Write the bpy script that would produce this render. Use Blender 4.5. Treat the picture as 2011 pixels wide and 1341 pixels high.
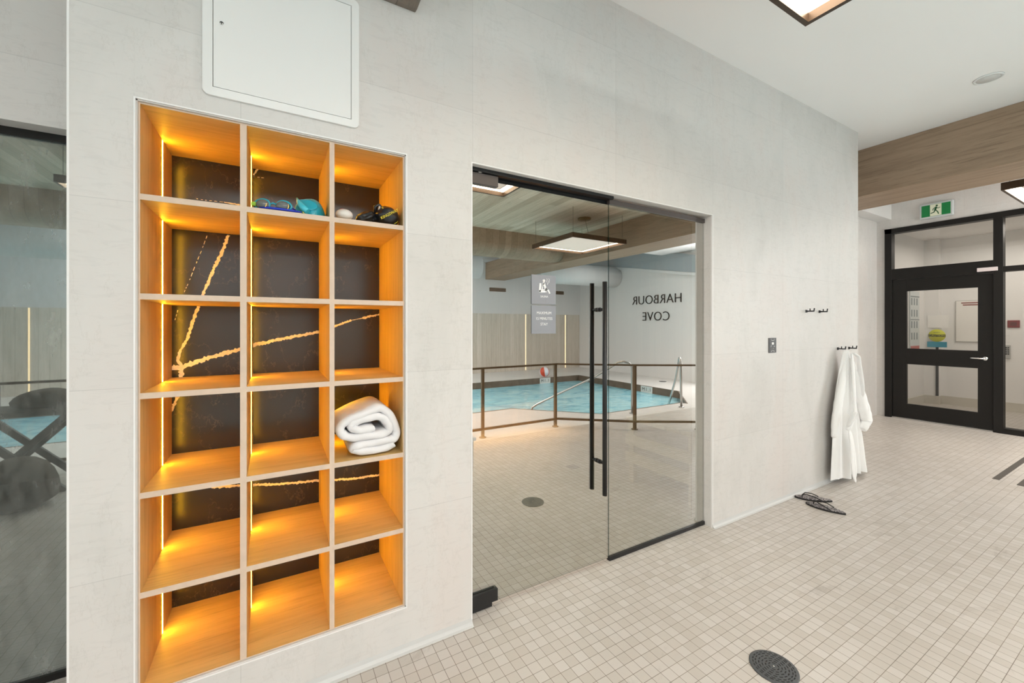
import bpy, math, random
from mathutils import Vector, Matrix
R = math.radians
for o in list(bpy.data.objects): bpy.data.objects.remove(o)
SC = bpy.context.scene
COL = SC.collection
rnd = random.Random(7)

# ------------------------------------------------------------------ camera
cam = bpy.data.objects.new('camera', bpy.data.cameras.new('camera'))
COL.objects.link(cam)
cam.location = (0, -1.7545, 1.4)
cam.rotation_euler = (R(90), 0, R(-30))
cam.data.sensor_width = 36
cam.data.lens = 801.919 / 2011 * 36
cam.data.shift_y = -(670.5 - 639.68) / 2011
cam.data.clip_start = 0.02
SC.camera = cam
# ------------------------------------------------------------------ world, exposure
W = bpy.data.worlds.new('world'); SC.world = W; W.use_nodes = True
W.node_tree.nodes['Background'].inputs[0].default_value = (0.8, 0.88, 1, 1)
W.node_tree.nodes['Background'].inputs[1].default_value = 0.6
vs = SC.view_settings
vs.view_transform = 'Standard'; vs.look = 'None'; vs.gamma = 1; vs.use_curve_mapping = False
vs.exposure = -0.13
# ------------------------------------------------------------------ area lights
def area(name, loc, rot, sx, sy, power, color, spread=180):
    l = bpy.data.lights.new(name, 'AREA'); l.shape = 'RECTANGLE'; l.size = sx; l.size_y = sy
    l.energy = power; l.color = color; l.spread = R(spread)
    o = bpy.data.objects.new(name, l); COL.objects.link(o)
    o.location = loc; o.rotation_euler = [R(a) for a in rot]
    return o
area('left_fill', (-7.3, -4.0, 1.7), (0, -90, 0), 2.8, 8.0, 100, (0.97, 0.985, 1.0))  # added fill from the unseen left end, no window modelled
area('pool_fill', (0.0, -7.2, 3.25), (0, 0, 0), 5.6, 2.6, 450, (0.97, 0.99, 1.0))  # added fill over the pool, out of view, no skylight there
area('hall_fill', (0.65, -3.8, 3.2), (0, 0, 0), 2.4, 2.1, 104, (0.98, 0.99, 1.0))  # added soft fill above the hall, not a fitting
area('right_fill', (8.88, -3.45, 1.7), (0, 90, 0), 2.4, 1.5, 135, (0.97, 0.98, 1.0))  # added fill from the right, out of view, no window built
area('exit_top_fill', (7.1, -2.2, 3.25), (0, 0, 0), 1.8, 0.8, 60, (1.0, 0.97, 0.93))  # added fill to brighten the exit area from above
area('exit_side_fill', (7.0, -2.55, 2.35), (88, 0, -28), 1.2, 1.0, 42, (1.0, 0.98, 0.95))  # added free-standing fill aimed at the exit wall
area('corridor_lamp', (9.3, -0.4, 2.8), (0, 0, 0), 1.2, 1.6, 24, (1.0, 0.95, 0.88))
area('sauna_fill', (1.7, 1.3, 2.25), (0, 0, 0), 0.5, 0.5, 19, (1.0, 0.90, 0.76), 110)  # unseen lamp added to brighten the sauna floor and benches
area('sauna_under_bench_lamp', (2.3, 2.75, 0.38), (0, 0, 0), 2.2, 0.25, 42, (1.0, 0.52, 0.26))

# ------------------------------------------------------------------ materials
def nt(name):
    m = bpy.data.materials.new(name); m.use_nodes = True
    t = m.node_tree; t.nodes.clear()
    out = t.nodes.new('ShaderNodeOutputMaterial')
    return m, t, out
def L(t, a, ai, b, bi): t.links.new(a.outputs[ai], b.inputs[bi])
def pbsdf(t, out, col=(.8, .8, .8), rough=.5, metal=0, spec=.5):
    b = t.nodes.new('ShaderNodeBsdfPrincipled')
    b.inputs['Base Color'].default_value = (*col, 1); b.inputs['Roughness'].default_value = rough
    b.inputs['Metallic'].default_value = metal; b.inputs['Specular IOR Level'].default_value = spec
    L(t, b, 0, out, 0); return b
def mixrgb(t, fac, a, b, mode='MIX'):
    n = t.nodes.new('ShaderNodeMix'); n.data_type = 'RGBA'; n.blend_type = mode
    for idx, v in ((0, fac), (6, a), (7, b)):
        if isinstance(v, (tuple, list)): n.inputs[idx].default_value = (*v, 1) if len(v) == 3 else v
        elif isinstance(v, (int, float)): n.inputs[idx].default_value = v
        else: t.links.new(v, n.inputs[idx])
    return n.outputs[2]
def coords(t, scale=(1, 1, 1), loc=(0, 0, 0), rot=(0, 0, 0)):
    g = t.nodes.new('ShaderNodeNewGeometry'); mp = t.nodes.new('ShaderNodeMapping')
    mp.inputs['Scale'].default_value = scale; mp.inputs['Location'].default_value = loc; mp.inputs['Rotation'].default_value = rot
    t.links.new(g.outputs['Position'], mp.inputs[0]); return mp.outputs[0]
def noise(t, vec, scale, detail=4, rough=.6, dist=0):
    n = t.nodes.new('ShaderNodeTexNoise'); n.inputs['Scale'].default_value = scale
    n.inputs['Detail'].default_value = detail; n.inputs['Roughness'].default_value = rough
    n.inputs['Distortion'].default_value = dist
    t.links.new(vec, n.inputs['Vector']); return n.outputs['Fac']
def ramp(t, fac, stops):
    n = t.nodes.new('ShaderNodeValToRGB'); e = n.color_ramp.elements
    e[0].position, e[0].color = stops[0][0], (*stops[0][1], 1)
    e[1].position, e[1].color = stops[-1][0], (*stops[-1][1], 1)
    for p, c in stops[1:-1]:
        x = e.new(p); x.color = (*c, 1)
    t.links.new(fac, n.inputs[0]); return n.outputs[0]
def bump(t, b, h, s=.2, d=.01):
    n = t.nodes.new('ShaderNodeBump'); n.inputs['Strength'].default_value = s; n.inputs['Distance'].default_value = d
    t.links.new(h, n.inputs['Height']); t.links.new(n.outputs[0], b.inputs['Normal'])

def plain(name, col, rough=.5, metal=0, spec=.5, nz=0, nscale=60):
    m, t, out = nt(name); b = pbsdf(t, out, col, rough, metal, spec)
    if nz:
        n = noise(t, coords(t), nscale)
        c = ramp(t, n, [(.3, tuple(x * (1 - nz) for x in col)), (.7, tuple(min(1, x * (1 + nz)) for x in col))])
        t.links.new(c, b.inputs['Base Color'])
    return m
def emit(name, col, strength):
    m, t, out = nt(name); e = t.nodes.new('ShaderNodeEmission')
    e.inputs[0].default_value = (*col, 1); e.inputs[1].default_value = strength; L(t, e, 0, out, 0); return m

def stone(name, col, tw=.91, th=.6, axis='X', ox=0., oz=0., joint=.86, rough=.42):
    """large pale stone tiles on a vertical wall, thin joints, faint streaks"""
    m, t, out = nt(name); b = pbsdf(t, out, col, rough, 0, .35)
    rot = (R(90), 0, 0) if axis == 'X' else (R(90), 0, R(90))
    g = t.nodes.new('ShaderNodeNewGeometry'); sp = t.nodes.new('ShaderNodeSeparateXYZ'); t.links.new(g.outputs['Position'], sp.inputs[0])
    cb = t.nodes.new('ShaderNodeCombineXYZ')
    a = t.nodes.new('ShaderNodeMath'); a.operation = 'ADD'; a.inputs[1].default_value = ox
    t.links.new(sp.outputs[0 if axis == 'X' else 1], a.inputs[0])
    a2 = t.nodes.new('ShaderNodeMath'); a2.operation = 'ADD'; a2.inputs[1].default_value = oz
    t.links.new(sp.outputs[2], a2.inputs[0])
    t.links.new(a.outputs[0], cb.inputs[0]); t.links.new(a2.outputs[0], cb.inputs[1])
    br = t.nodes.new('ShaderNodeTexBrick'); br.offset = 0; br.inputs['Scale'].default_value = 1
    br.inputs['Brick Width'].default_value = tw; br.inputs['Row Height'].default_value = th
    br.inputs['Mortar Size'].default_value = .0014; br.inputs['Mortar Smooth'].default_value = .2
    br.inputs['Color1'].default_value = (1, 1, 1, 1); br.inputs['Color2'].default_value = (.955, .95, .945, 1)
    br.inputs['Mortar'].default_value = (joint, joint, joint, 1)
    t.links.new(cb.outputs[0], br.inputs[0])
    n1 = noise(t, coords(t, (1.1, 1.1, .5)), 2.2, 6, .62, .4)
    c1 = ramp(t, n1, [(.32, (.925, .93, .925)), (.5, (1, 1, 1)), (.68, (1.0, .965, .955))])
    n2 = noise(t, coords(t, (1, 1, 4.5)), 9, 8, .7, 1.2)
    c2 = ramp(t, n2, [(.40, (.93, .93, .93)), (.47, (1, 1, 1)), (.9, (1, 1, 1))])
    v = t.nodes.new('ShaderNodeTexNoise'); v.inputs['Scale'].default_value = 1.6; v.inputs['Detail'].default_value = 9; v.inputs['Roughness'].default_value = .72
    t.links.new(coords(t, (2.2, 2.2, .8), (3, 3, 1), (0, R(20), 0)), v.inputs['Vector'])
    c3 = ramp(t, v.outputs['Fac'], [(.492, (1, 1, 1)), (.5, (.84, .83, .81)), (.508, (1, 1, 1))])
    x = mixrgb(t, 1., col, c1, 'MULTIPLY'); x = mixrgb(t, .6, x, c2, 'MULTIPLY')
    x = mixrgb(t, .45, x, c3, 'MULTIPLY'); x = mixrgb(t, 1., x, br.outputs['Color'], 'MULTIPLY')
    t.links.new(x, b.inputs['Base Color']); return m

def wood(name, c0, c1, axis='X', plank=None, rough=.45, gs=1., var=.10, dark=(.6, .6, .6), planex='Y'):
    """oak with grain along axis; plank=(length,width) adds board joints, rows stacked along planex"""
    m, t, out = nt(name); b = pbsdf(t, out, c0, rough, 0, .35)
    sc = {'X': (.8, 14, 14), 'Y': (14, .8, 14), 'Z': (14, 14, .8)}[axis]
    v = coords(t, tuple(s * gs for s in sc))
    n = noise(t, v, 1.6, 8, .68, .9)
    c = ramp(t, n, [(.28, c1), (.5, c0), (.75, tuple(min(1, x * 1.12) for x in c0))])
    n2 = noise(t, coords(t, tuple(s * gs * 3.2 for s in sc)), 2.4, 6, .7, .3)
    c2 = ramp(t, n2, [(.36, dark), (.46, (1, 1, 1)), (.9, (1, 1, 1))])
    x = mixrgb(t, .42, c, c2, 'MULTIPLY')
    if plank:
        g = t.nodes.new('ShaderNodeNewGeometry'); sp = t.nodes.new('ShaderNodeSeparateXYZ'); t.links.new(g.outputs['Position'], sp.inputs[0])
        cb = t.nodes.new('ShaderNodeCombineXYZ'); ix = {'X': 0, 'Y': 1, 'Z': 2}
        t.links.new(sp.outputs[ix[axis]], cb.inputs[0]); t.links.new(sp.outputs[ix[planex]], cb.inputs[1])
        br = t.nodes.new('ShaderNodeTexBrick'); br.offset = .37; br.inputs['Scale'].default_value = 1
        br.inputs['Brick Width'].default_value = plank[0]; br.inputs['Row Height'].default_value = plank[1]
        br.inputs['Mortar Size'].default_value = .0022; br.inputs['Mortar Smooth'].default_value = .1
        br.inputs['Color1'].default_value = (1 + var, 1 + var, 1 + var, 1); br.inputs['Color2'].default_value = (1 - 2.2 * var, 1 - 2.4 * var, 1 - 2.7 * var, 1)
        br.inputs['Mortar'].default_value = (.5, .47, .44, 1)
        t.links.new(cb.outputs[0], br.inputs[0]); x = mixrgb(t, 1., x, br.outputs['Color'], 'MULTIPLY')
    t.links.new(x, b.inputs['Base Color']); return m

def mosaic(name, col, grout, ox, oy, size=.05):
    m, t, out = nt(name); b = pbsdf(t, out, col, .38, 0, .4)
    v = coords(t, (1, 1, 1), (ox, oy, 0))
    br = t.nodes.new('ShaderNodeTexBrick'); br.offset = 0; br.inputs['Scale'].default_value = 1
    br.inputs['Brick Width'].default_value = size; br.inputs['Row Height'].default_value = size
    br.inputs['Mortar Size'].default_value = .0011; br.inputs['Mortar Smooth'].default_value = .25
    br.inputs['Color1'].default_value = (1.03, 1.03, 1.04, 1); br.inputs['Color2'].default_value = (.91, .895, .875, 1)
    br.inputs['Mortar'].default_value = (1, 1, 1, 1); t.links.new(v, br.inputs[0])
    n1 = noise(t, coords(t), 1.3, 4, .6)
    c1 = ramp(t, n1, [(.35, (.95, .945, .94)), (.65, (1.02, 1.02, 1.02))])
    base = mixrgb(t, 1., col, br.outputs['Color'], 'MULTIPLY'); base = mixrgb(t, 1., base, c1, 'MULTIPLY')
    n2 = noise(t, coords(t), 2.1, 5, .6)
    gc = ramp(t, n2, [(.35, tuple(min(1, g * 1.5) for g in grout)), (.6, grout)])
    x = mixrgb(t, br.outputs['Fac'], base, gc)
    dn = noise(t, coords(t, (1.2, 2.6, 1), (3.3, 1.1, 0)), 1.4, 7, .72, .6)
    dm = ramp(t, dn, [(.60, (1, 1, 1)), (.68, (.80, .79, .78)), (.8, (.62, .61, .6))])
    x = mixrgb(t, .8, x, dm, 'MULTIPLY'); t.links.new(x, b.inputs['Base Color'])
    inv = t.nodes.new('ShaderNodeMath'); inv.operation = 'SUBTRACT'; inv.inputs[0].default_value = 1; t.links.new(br.outputs['Fac'], inv.inputs[1])
    bump(t, b, inv.outputs[0], .25, .001)
    return m

def coated_glass(name, refl, tint, rcol=(.97, 1, .985), rough=0.0, haze=0.0):
    m, t, out = nt(name)
    tr = t.nodes.new('ShaderNodeBsdfTransparent'); tr.inputs[0].default_value = (*tint, 1)
    gl = t.nodes.new('ShaderNodeBsdfGlossy'); gl.inputs['Color'].default_value = (*rcol, 1); gl.inputs['Roughness'].default_value = rough
    fr = t.nodes.new('ShaderNodeLayerWeight'); fr.inputs[0].default_value = .25
    mr = t.nodes.new('ShaderNodeMapRange'); mr.inputs[3].default_value = refl; mr.inputs[4].default_value = 1.0
    L(t, fr, 'Fresnel', mr, 0)
    mx = t.nodes.new('ShaderNodeMixShader'); L(t, mr, 0, mx, 0); L(t, tr, 0, mx, 1); L(t, gl, 0, mx, 2)
    last = mx
    if haze:
        df = t.nodes.new('ShaderNodeBsdfDiffuse'); df.inputs[0].default_value = (.6, .62, .58, 1)
        n = noise(t, coords(t, (3, 3, 1)), 5, 6, .7)
        r2 = t.nodes.new('ShaderNodeMapRange'); r2.inputs[1].default_value = .35; r2.inputs[2].default_value = .75
        r2.inputs[3].default_value = haze * .4; r2.inputs[4].default_value = haze * 1.6; t.links.new(n, r2.inputs[0])
        m2 = t.nodes.new('ShaderNodeMixShader'); L(t, r2, 0, m2, 0); L(t, mx, 0, m2, 1); L(t, df, 0, m2, 2); last = m2
    L(t, last, 0, out, 0); return m
def clear(name, tint):
    m, t, out = nt(name); tr = t.nodes.new('ShaderNodeBsdfTransparent'); tr.inputs[0].default_value = (*tint, 1); L(t, tr, 0, out, 0); return m

M = {}
M['stone'] = stone('pale_stone_tile', (.715, .695, .672), ox=.11)
M['stone_y'] = stone('pale_stone_tile_side', (.715, .695, .672), axis='Y')
M['paint'] = plain('white_paint', (.80, .79, .775), .6)
M['ceil'] = plain('ceiling_paint', (.94, .925, .91), .7)
M['white'] = plain('white_enamel', (.84, .835, .82), .35)
M['trimw'] = plain('trim_white', (.88, .87, .86), .3)
M['mosaic'] = mosaic('beige_mosaic_tile', (.60, .565, .525), (.17, .14, .11), .007, .027)
M['deck'] = plain('pool_deck_stone', (.74, .71, .675), .4, 0, .4, .04, 3)
M['brown_tile'] = plain('brown_coping_stone', (.17, .12, .085), .4, 0, .5, .25, 7)
M['pool_tile'] = plain('pool_basin_tile', (.45, .80, .86), .4)
M['black'] = plain('black_metal', (.012, .012, .013), .35, .0, .5)
M['blackfr'] = plain('black_door_frame', (.010, .009, .008), .45, 0, .3)
M['darkgrey'] = plain('dark_bronze_metal', (.10, .085, .08), .4, .3)
M['bronze'] = plain('bronze_rail_metal', (.16, .105, .06), .38, .45)
M['steel'] = plain('brushed_steel', (.55, .55, .54), .25, .95)
M['chrome'] = plain('chrome', (.85, .85, .85), .12, 1)
M['cab'] = wood('light_oak_shelf', (.66, .44, .175), (.56, .35, .13), 'X', rough=.5, gs=.9)  # oak colour pushed towards amber to deepen the LED glow
M['cabv'] = wood('light_oak_upright', (.66, .44, .175), (.56, .35, .13), 'Z', rough=.5, gs=.9)  # same amber push in the colour as the shelves
M['edge'] = plain('oak_edge_daylit', (.70, .55, .43), .5, 0, .4, .05, 25)  # same oak, paler for daylight on the fronts, without the painted amber
M['beam'] = wood('walnut_toned_oak_beam', (.36, .26, .18), (.24, .17, .115), 'Y', rough=.5, gs=.55, dark=(.45, .42, .4))
M['planks'] = wood('oak_ceiling_planks', (.78, .67, .53), (.60, .50, .38), 'Y', plank=(2.4, .14), rough=.5, planex='X', gs=.6, var=.12)
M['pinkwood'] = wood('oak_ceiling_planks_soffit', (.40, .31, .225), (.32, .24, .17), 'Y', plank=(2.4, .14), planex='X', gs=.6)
M['slats'] = wood('pale_oak_wall_planks', (.76, .69, .60), (.68, .61, .52), 'Z', plank=(3.0, .16), planex='X', gs=.5, var=.05, rough=.6)
M['sauna_wood'] = wood('sauna_cedar_planks', (.42, .31, .21), (.34, .24, .15), 'Z', plank=(2.6, .11), planex='X', gs=.6)
M['sauna_woody'] = wood('sauna_cedar_planks_side', (.42, .31, .21), (.34, .24, .15), 'Z', plank=(2.6, .11), planex='Y', gs=.6)
M['bench'] = wood('pale_aspen', (.78, .68, .52), (.68, .57, .42), 'Y', gs=.8)
M['led'] = emit('amber_led', (1, .51, .022), 120)
M['ledfar'] = emit('warm_wall_led', (1, .74, .42), 3.6)
M['ring'] = emit('pendant_led_diffuser', (1, .80, .58), 18)
m, t, out = nt('pendant_inner_panel'); b_ = pbsdf(t, out, (.82, .74, .68), .6)
b_.inputs['Emission Color'].default_value = (1, .84, .70, 1); b_.inputs['Emission Strength'].default_value = .55; M['pend_in'] = m  # weak emission added in place of ring light falling on the panel
M['glass'] = coated_glass('coated_sauna_glass', .54, (.36, .40, .34), (1, .995, .965))
M['glass2'] = coated_glass('coated_shopfront_glass', .36, (.30, .33, .30), (.84, .92, .90), .012, .20)  # diffuse haze: condensation, plus a lift standing in for light from within
M['glass_back'] = clear('glass_inner_face', (.93, .97, .93))
M['glass_edge'] = plain('green_glass_edge', (.01, .05, .04), .15)
M['glass3'] = coated_glass('clear_door_glass', .05, (.93, .91, .88))
M['glass_back3'] = clear('clear_glass_back', (.97, .96, .945))
M['towel'] = None

# ------------------------------------------------------------------ mesh accumulator
class MB:
    def __init__(s): s.v = []; s.f = []; s.mi = []; s.sm = []
    def add(s, vs, fs, mi=0, sm=False):
        k = len(s.v); s.v += [tuple(p) for p in vs]
        for f in fs: s.f.append([i + k for i in f]); s.mi.append(mi); s.sm.append(sm)
        return s
    def box(s, x0, x1, y0, y1, z0, z1, mi=0):
        v = [(x, y, z) for x in (x0, x1) for y in (y0, y1) for z in (z0, z1)]
        return s.add(v, [(0, 1, 3, 2), (4, 6, 7, 5), (0, 4, 5, 1), (2, 3, 7, 6), (0, 2, 6, 4), (1, 5, 7, 3)], mi)
    def obox(s, c, ax, ay, az, mi=0):
        c, ax, ay, az = map(Vector, (c, ax, ay, az))
        v = [c + i * ax + j * ay + k * az for i in (-1, 1) for j in (-1, 1) for k in (-1, 1)]
        return s.add(v, [(0, 1, 3, 2), (4, 6, 7, 5), (0, 4, 5, 1), (2, 3, 7, 6), (0, 2, 6, 4), (1, 5, 7, 3)], mi)
    def bar(s, a, b, w, h, mi=0, up=(0, 0, 1)):
        a, b = Vector(a), Vector(b); d = (b - a); ln = d.length; d.normalize()
        side = d.cross(Vector(up))
        if side.length < 1e-4: side = d.cross(Vector((0, 1, 0)))
        side.normalize(); u = side.cross(d)
        return s.obox((a + b) / 2, d * ln / 2, side * w / 2, u * h / 2, mi)
    def tube(s, pts, r, n=16, mi=0, cap=True, flat=1.0, closed=False):
        pts = [Vector(p) for p in pts]; N = len(pts)
        rr = r if isinstance(r, (list, tuple)) else [r] * N
        prev = None; rings = []
        for i, p in enumerate(pts):
            if closed: d = pts[(i + 1) % N] - pts[i - 1]
            else: d = pts[min(i + 1, N - 1)] - pts[max(i - 1, 0)]
            d.normalize()
            if prev is None:
                ref = Vector((0, 0, 1)) if abs(d.z) < .9 else Vector((0, 1, 0))
                a = d.cross(ref).normalized()
            else: a = (prev - d * prev.dot(d)).normalized()
            prev = a; b = d.cross(a)
            rings.append([p + (a * math.cos(2 * math.pi * k / n) * rr[i] + b * math.sin(2 * math.pi * k / n) * rr[i] * flat) for k in range(n)])
        vs = [q for g in rings for q in g]; fs = []
        for i in range(N if closed else N - 1):
            j = (i + 1) % N
            for k in range(n): fs.append((i * n + k, i * n + (k + 1) % n, j * n + (k + 1) % n, j * n + k))
        s.add(vs, fs, mi, True)
        if cap and not closed:
            s.add(rings[0], [tuple(range(n))[::-1]], mi); s.add(rings[-1], [tuple(range(n))], mi)
        return s
    def lathe(s, prof, c=(0, 0, 0), n=32, mi=0, axis='Z', sm=True, sy=1.0):
        c = Vector(c); vs = []; fs = []
        def tr(x, y, z):
            if axis == 'Z': return c + Vector((x, y, z))
            if axis == 'Y': return c + Vector((x, -z, y))
            return c + Vector((z, x, y))
        for (r, z) in prof:
            for k in range(n): vs.append(tr(r * math.cos(2 * math.pi * k / n), sy * r * math.sin(2 * math.pi * k / n), z))
        for i in range(len(prof) - 1):
            for k in range(n): fs.append((i * n + k, i * n + (k + 1) % n, (i + 1) * n + (k + 1) % n, (i + 1) * n + k))
        s.add(vs, fs, mi, sm)
        for i, rev in ((0, True), (len(prof) - 1, False)):
            if prof[i][0] > 1e-5:
                q = vs[i * n:(i + 1) * n]; s.add(q, [tuple(range(n))[::-1] if rev else tuple(range(n))], mi)
        return s
    def prism(s, poly, h0, h1, axis='Z', mi=0, sm=False):
        """poly in 2D; axis Z:(x,y) X:(y,z) Y:(x,z)"""
        n = len(poly)
        def tr(p, h):
            return {'Z': (p[0], p[1], h), 'X': (h, p[0], p[1]), 'Y': (p[0], h, p[1])}[axis]
        vs = [tr(p, h0) for p in poly] + [tr(p, h1) for p in poly]
        s.add(vs, [tuple(range(n))[::-1], tuple(range(n, 2 * n))], mi)
        s.add(vs, [(i, (i + 1) % n, n + (i + 1) % n, n + i) for i in range(n)], mi, sm)
        return s
    def done(s, name, mats, parent=None, loc=None, bevel=0, seg=2, subsurf=0, origin=None):
        """verts are in the parent's (or the object's own, when origin given) local space"""
        me = bpy.data.meshes.new(name)
        me.from_pydata(s.v, [], s.f); 
        if not isinstance(mats, (list, tuple)): mats = [mats]
        for m in mats: me.materials.append(m)
        me.polygons.foreach_set('material_index', s.mi); me.polygons.foreach_set('use_smooth', s.sm)
        import bmesh
        bm = bmesh.new(); bm.from_mesh(me); bmesh.ops.remove_doubles(bm, verts=bm.verts, dist=1e-6)
        bmesh.ops.recalc_face_normals(bm, faces=bm.faces); bm.to_mesh(me); bm.free()
        me.update()
        o = bpy.data.objects.new(name, me); COL.objects.link(o)
        if parent is not None: o.parent = parent
        if loc is not None: o.location = loc
        if bevel:
            md = o.modifiers.new('bevel', 'BEVEL'); md.width = bevel; md.segments = seg; md.limit_method = 'ANGLE'; md.angle_limit = R(40); md.harden_normals = False
        if subsurf:
            md = o.modifiers.new('sub', 'SUBSURF'); md.levels = subsurf; md.render_levels = subsurf
        return o
def thing(name, label, cat, loc=(0, 0, 0), rz=0, group=None):
    o = bpy.data.objects.new(name, None); COL.objects.link(o); o.location = loc; o.rotation_euler = (0, 0, rz)
    o.empty_display_size = .05
    o['label'] = label; o['category'] = cat
    if group: o['group'] = group
    return o
def tag(o, label, cat, group=None):
    o['label'] = label; o['category'] = cat
    if group: o['group'] = group
    return o
def st(o, label=None):
    o['kind'] = 'structure'
    if label: o['label'] = label
    return o
def sroot(name, loc=(0, 0, 0)):
    o = bpy.data.objects.new(name, None); COL.objects.link(o); o.location = loc; o['kind'] = 'structure'; o.empty_display_size = .05
    return o
def copy_tree(o, parent=None):
    c = o.copy(); COL.objects.link(c); c.parent = parent
    for ch in list(o.children): copy_tree(ch, c)
    return c
def text(name, body, size, rot, loc, mat, parent=None, ext=.002, align='CENTER', offset=0, sx=1.0, ls=1.0, spc=1.0):
    cu = bpy.data.curves.new(name, 'FONT'); cu.body = body; cu.size = size; cu.extrude = ext; cu.align_x = align; cu.align_y = 'CENTER'
    cu.offset = offset; cu.space_line = ls; cu.space_character = spc; cu.resolution_u = 4
    tmp = bpy.data.objects.new('tmp', cu); COL.objects.link(tmp)
    bpy.context.view_layer.update()
    me = bpy.data.meshes.new_from_object(tmp.evaluated_get(bpy.context.evaluated_depsgraph_get()))
    bpy.data.objects.remove(tmp)
    me.name = name; me.materials.clear(); me.materials.append(mat)
    mx = Matrix.Translation(Vector(loc)) @ Matrix.LocRotScale(None, __import__('mathutils').Euler([R(a) for a in rot]), (sx, 1, 1))
    me.transform(mx)
    o = bpy.data.objects.new(name, me); COL.objects.link(o)
    if parent is not None: o.parent = parent
    return o

# =================================================================== SETTING
CZ = 3.276          # ceiling height
def floor_obj():
    import bmesh
    pool = [(-6.2, -4.11), (3.42, -4.11), (4.45, -3.02), (6.33, -3.0), (6.42, -2.90), (7.45, -3.88), (7.42, -7.2), (-6.2, -7.2)]
    def poly_with_hole(name, outer, hole, z, mat):
        bm = bmesh.new()
        def loop(pts):
            vs = [bm.verts.new((x, y, z)) for x, y in pts]
            return [bm.edges.new((vs[i], vs[(i + 1) % len(vs)])) for i in range(len(vs))]
        e = loop(outer) + (loop(hole) if hole else [])
        bmesh.ops.triangle_fill(bm, edges=e, use_beauty=True)
        for f in bm.faces:
            if f.normal.z < 0: f.normal_flip()
        me = bpy.data.meshes.new(name); bm.to_mesh(me); bm.free(); me.materials.append(mat)
        o = bpy.data.objects.new(name, me); COL.objects.link(o); return o
    st(MB().box(-7.6, 11.0, -2.62, 4.2, -.06, 0).done('floor', M['mosaic']))
    d = poly_with_hole('pool_deck', [(-7.6, -2.62), (11, -2.62), (11, -9.3), (-7.6, -9.3)], pool, 0, M['deck'])
    st(d, 'pale stone deck around the pool')
    # coping: brown inner wall of the basin with lip, and tiled basin below
    n = len(pool)
    mb = MB()
    for i in range(n):
        a, b = pool[i], pool[(i + 1) % n]
        mb.add([(a[0], a[1], 0.002), (b[0], b[1], 0.002), (b[0], b[1], -.26), (a[0], a[1], -.26)], [(0, 1, 2, 3)])
        # narrow lip laid on the deck edge
        dx, dy = b[0] - a[0], b[1] - a[1]; ln = math.hypot(dx, dy); nx, ny = dy / ln, -dx / ln
        cx, cy = (1.0, -5.5)
        if (a[0] + nx - cx) ** 2 + (a[1] + ny - cy) ** 2 < (a[0] - cx) ** 2 + (a[1] - cy) ** 2 and i not in (2, 3, 4): nx, ny = -nx, -ny
        w = .028
        mb.add([(a[0], a[1], .003), (b[0], b[1], .003), (b[0] + nx * w, b[1] + ny * w, .003), (a[0] + nx * w, a[1] + ny * w, .003)], [(0, 1, 2, 3)])
    st(mb.done('trim_1', M['brown_tile']), 'dark brown pool coping')
    mb = MB(); zb = -1.15
    for i in range(n):
        a, b = pool[i], pool[(i + 1) % n]
        mb.add([(a[0], a[1], -.26), (b[0], b[1], -.26), (b[0], b[1], zb), (a[0], a[1], zb)], [(0, 1, 2, 3)])
    bot = MB(); bot.add([(x, y, zb) for x, y in pool], [tuple(range(n))])
    mb.add([(x, y, zb) for x, y in pool], [tuple(range(n))])
    st(mb.done('pool_basin', M['pool_tile']), 'blue tiled pool basin')
    # water
    m, t, out = nt('pool_water'); b = pbsdf(t, out, (.30, .74, .88), .04, 0, .5)
    g = coords(t, (1, 1, 1)); n1 = noise(t, g, 2.2, 5, .6, 1.2)
    c = ramp(t, n1, [(.36, (.20, .58, .74)), (.47, (.34, .76, .88)), (.62, (.48, .86, .93))])  # blue tones painted in as a caustic light pattern
    t.links.new(c, b.inputs['Base Color']); n2 = noise(t, coords(t, (1, 2, 1)), 6, 4, .5, .6); bump(t, b, n2, .35, .03)
    b.inputs['Alpha'].default_value = .93
    w = MB(); w.add([(x, y, -.15) for x, y in pool], [tuple(range(n))])
    w = w.done('pool_water', m); w['kind'] = 'stuff'; tag(w, 'turquoise pool water with gentle ripples', 'water')
floor_obj()

# main stone wall with cubby and door openings (one mesh)
OX0, OX1, OZ0, OZ1 = -.3955, .4855, .187, 2.138
DX0, DX1, DZ1 = .797, 2.6147, 2.165
T = .16
mb = MB()
xs = [-.551, OX0, OX1, DX0, DX1, 4.894]
mb.box(xs[0], xs[1], 0, .50, 0, CZ)
mb.box(xs[1], xs[2], 0, .50, 0, OZ0); mb.box(xs[1], xs[2], 0, .50, OZ1, CZ)
mb.box(xs[2], xs[3], 0, .50, 0, CZ)
mb.box(xs[3], xs[4], 0, T, DZ1, CZ)
mb.box(xs[4], xs[5], 0, T, 0, CZ)
st(mb.done('wall_main', M['stone']))
st(MB().box(4.71, 4.894, T, .94, 0, CZ).done('wall_alcove_return', M['stone_y']))
st(MB().box(4.894, 8.19, .94, 1.1, 0, CZ).done('wall_alcove', M['stone']))
st(MB().box(4.894, 8.19, .765, .94, 3.03, CZ).done('trim_2', M['paint']), 'white soffit box along the alcove wall')
# recessed shopfront on the left
st(MB().box(-7.6, -.551, .47, .66, 2.157, CZ).done('wall_left_header', M['stone']))
st(MB().box(-7.6, -7.5, -9.3, 4.2, 0, CZ + 1).done('wall_left', M['paint']))
st(MB().box(-7.6, -.57, 3.6, 3.7, 0, 2.8).done('wall_gym_back', plain('gym_wall', (.22, .22, .21), .7)))
st(MB().box(-.70, -.555, .67, 3.6, 0, 2.8).done('wall_gym_side', plain('gym_side_wall', (.22, .22, .21), .7)))
st(MB().box(-7.6, -.57, .66, 3.7, 2.75, 2.85).done('ceiling_gym', plain('gym_ceiling', (.3, .3, .3), .7)))
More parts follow.
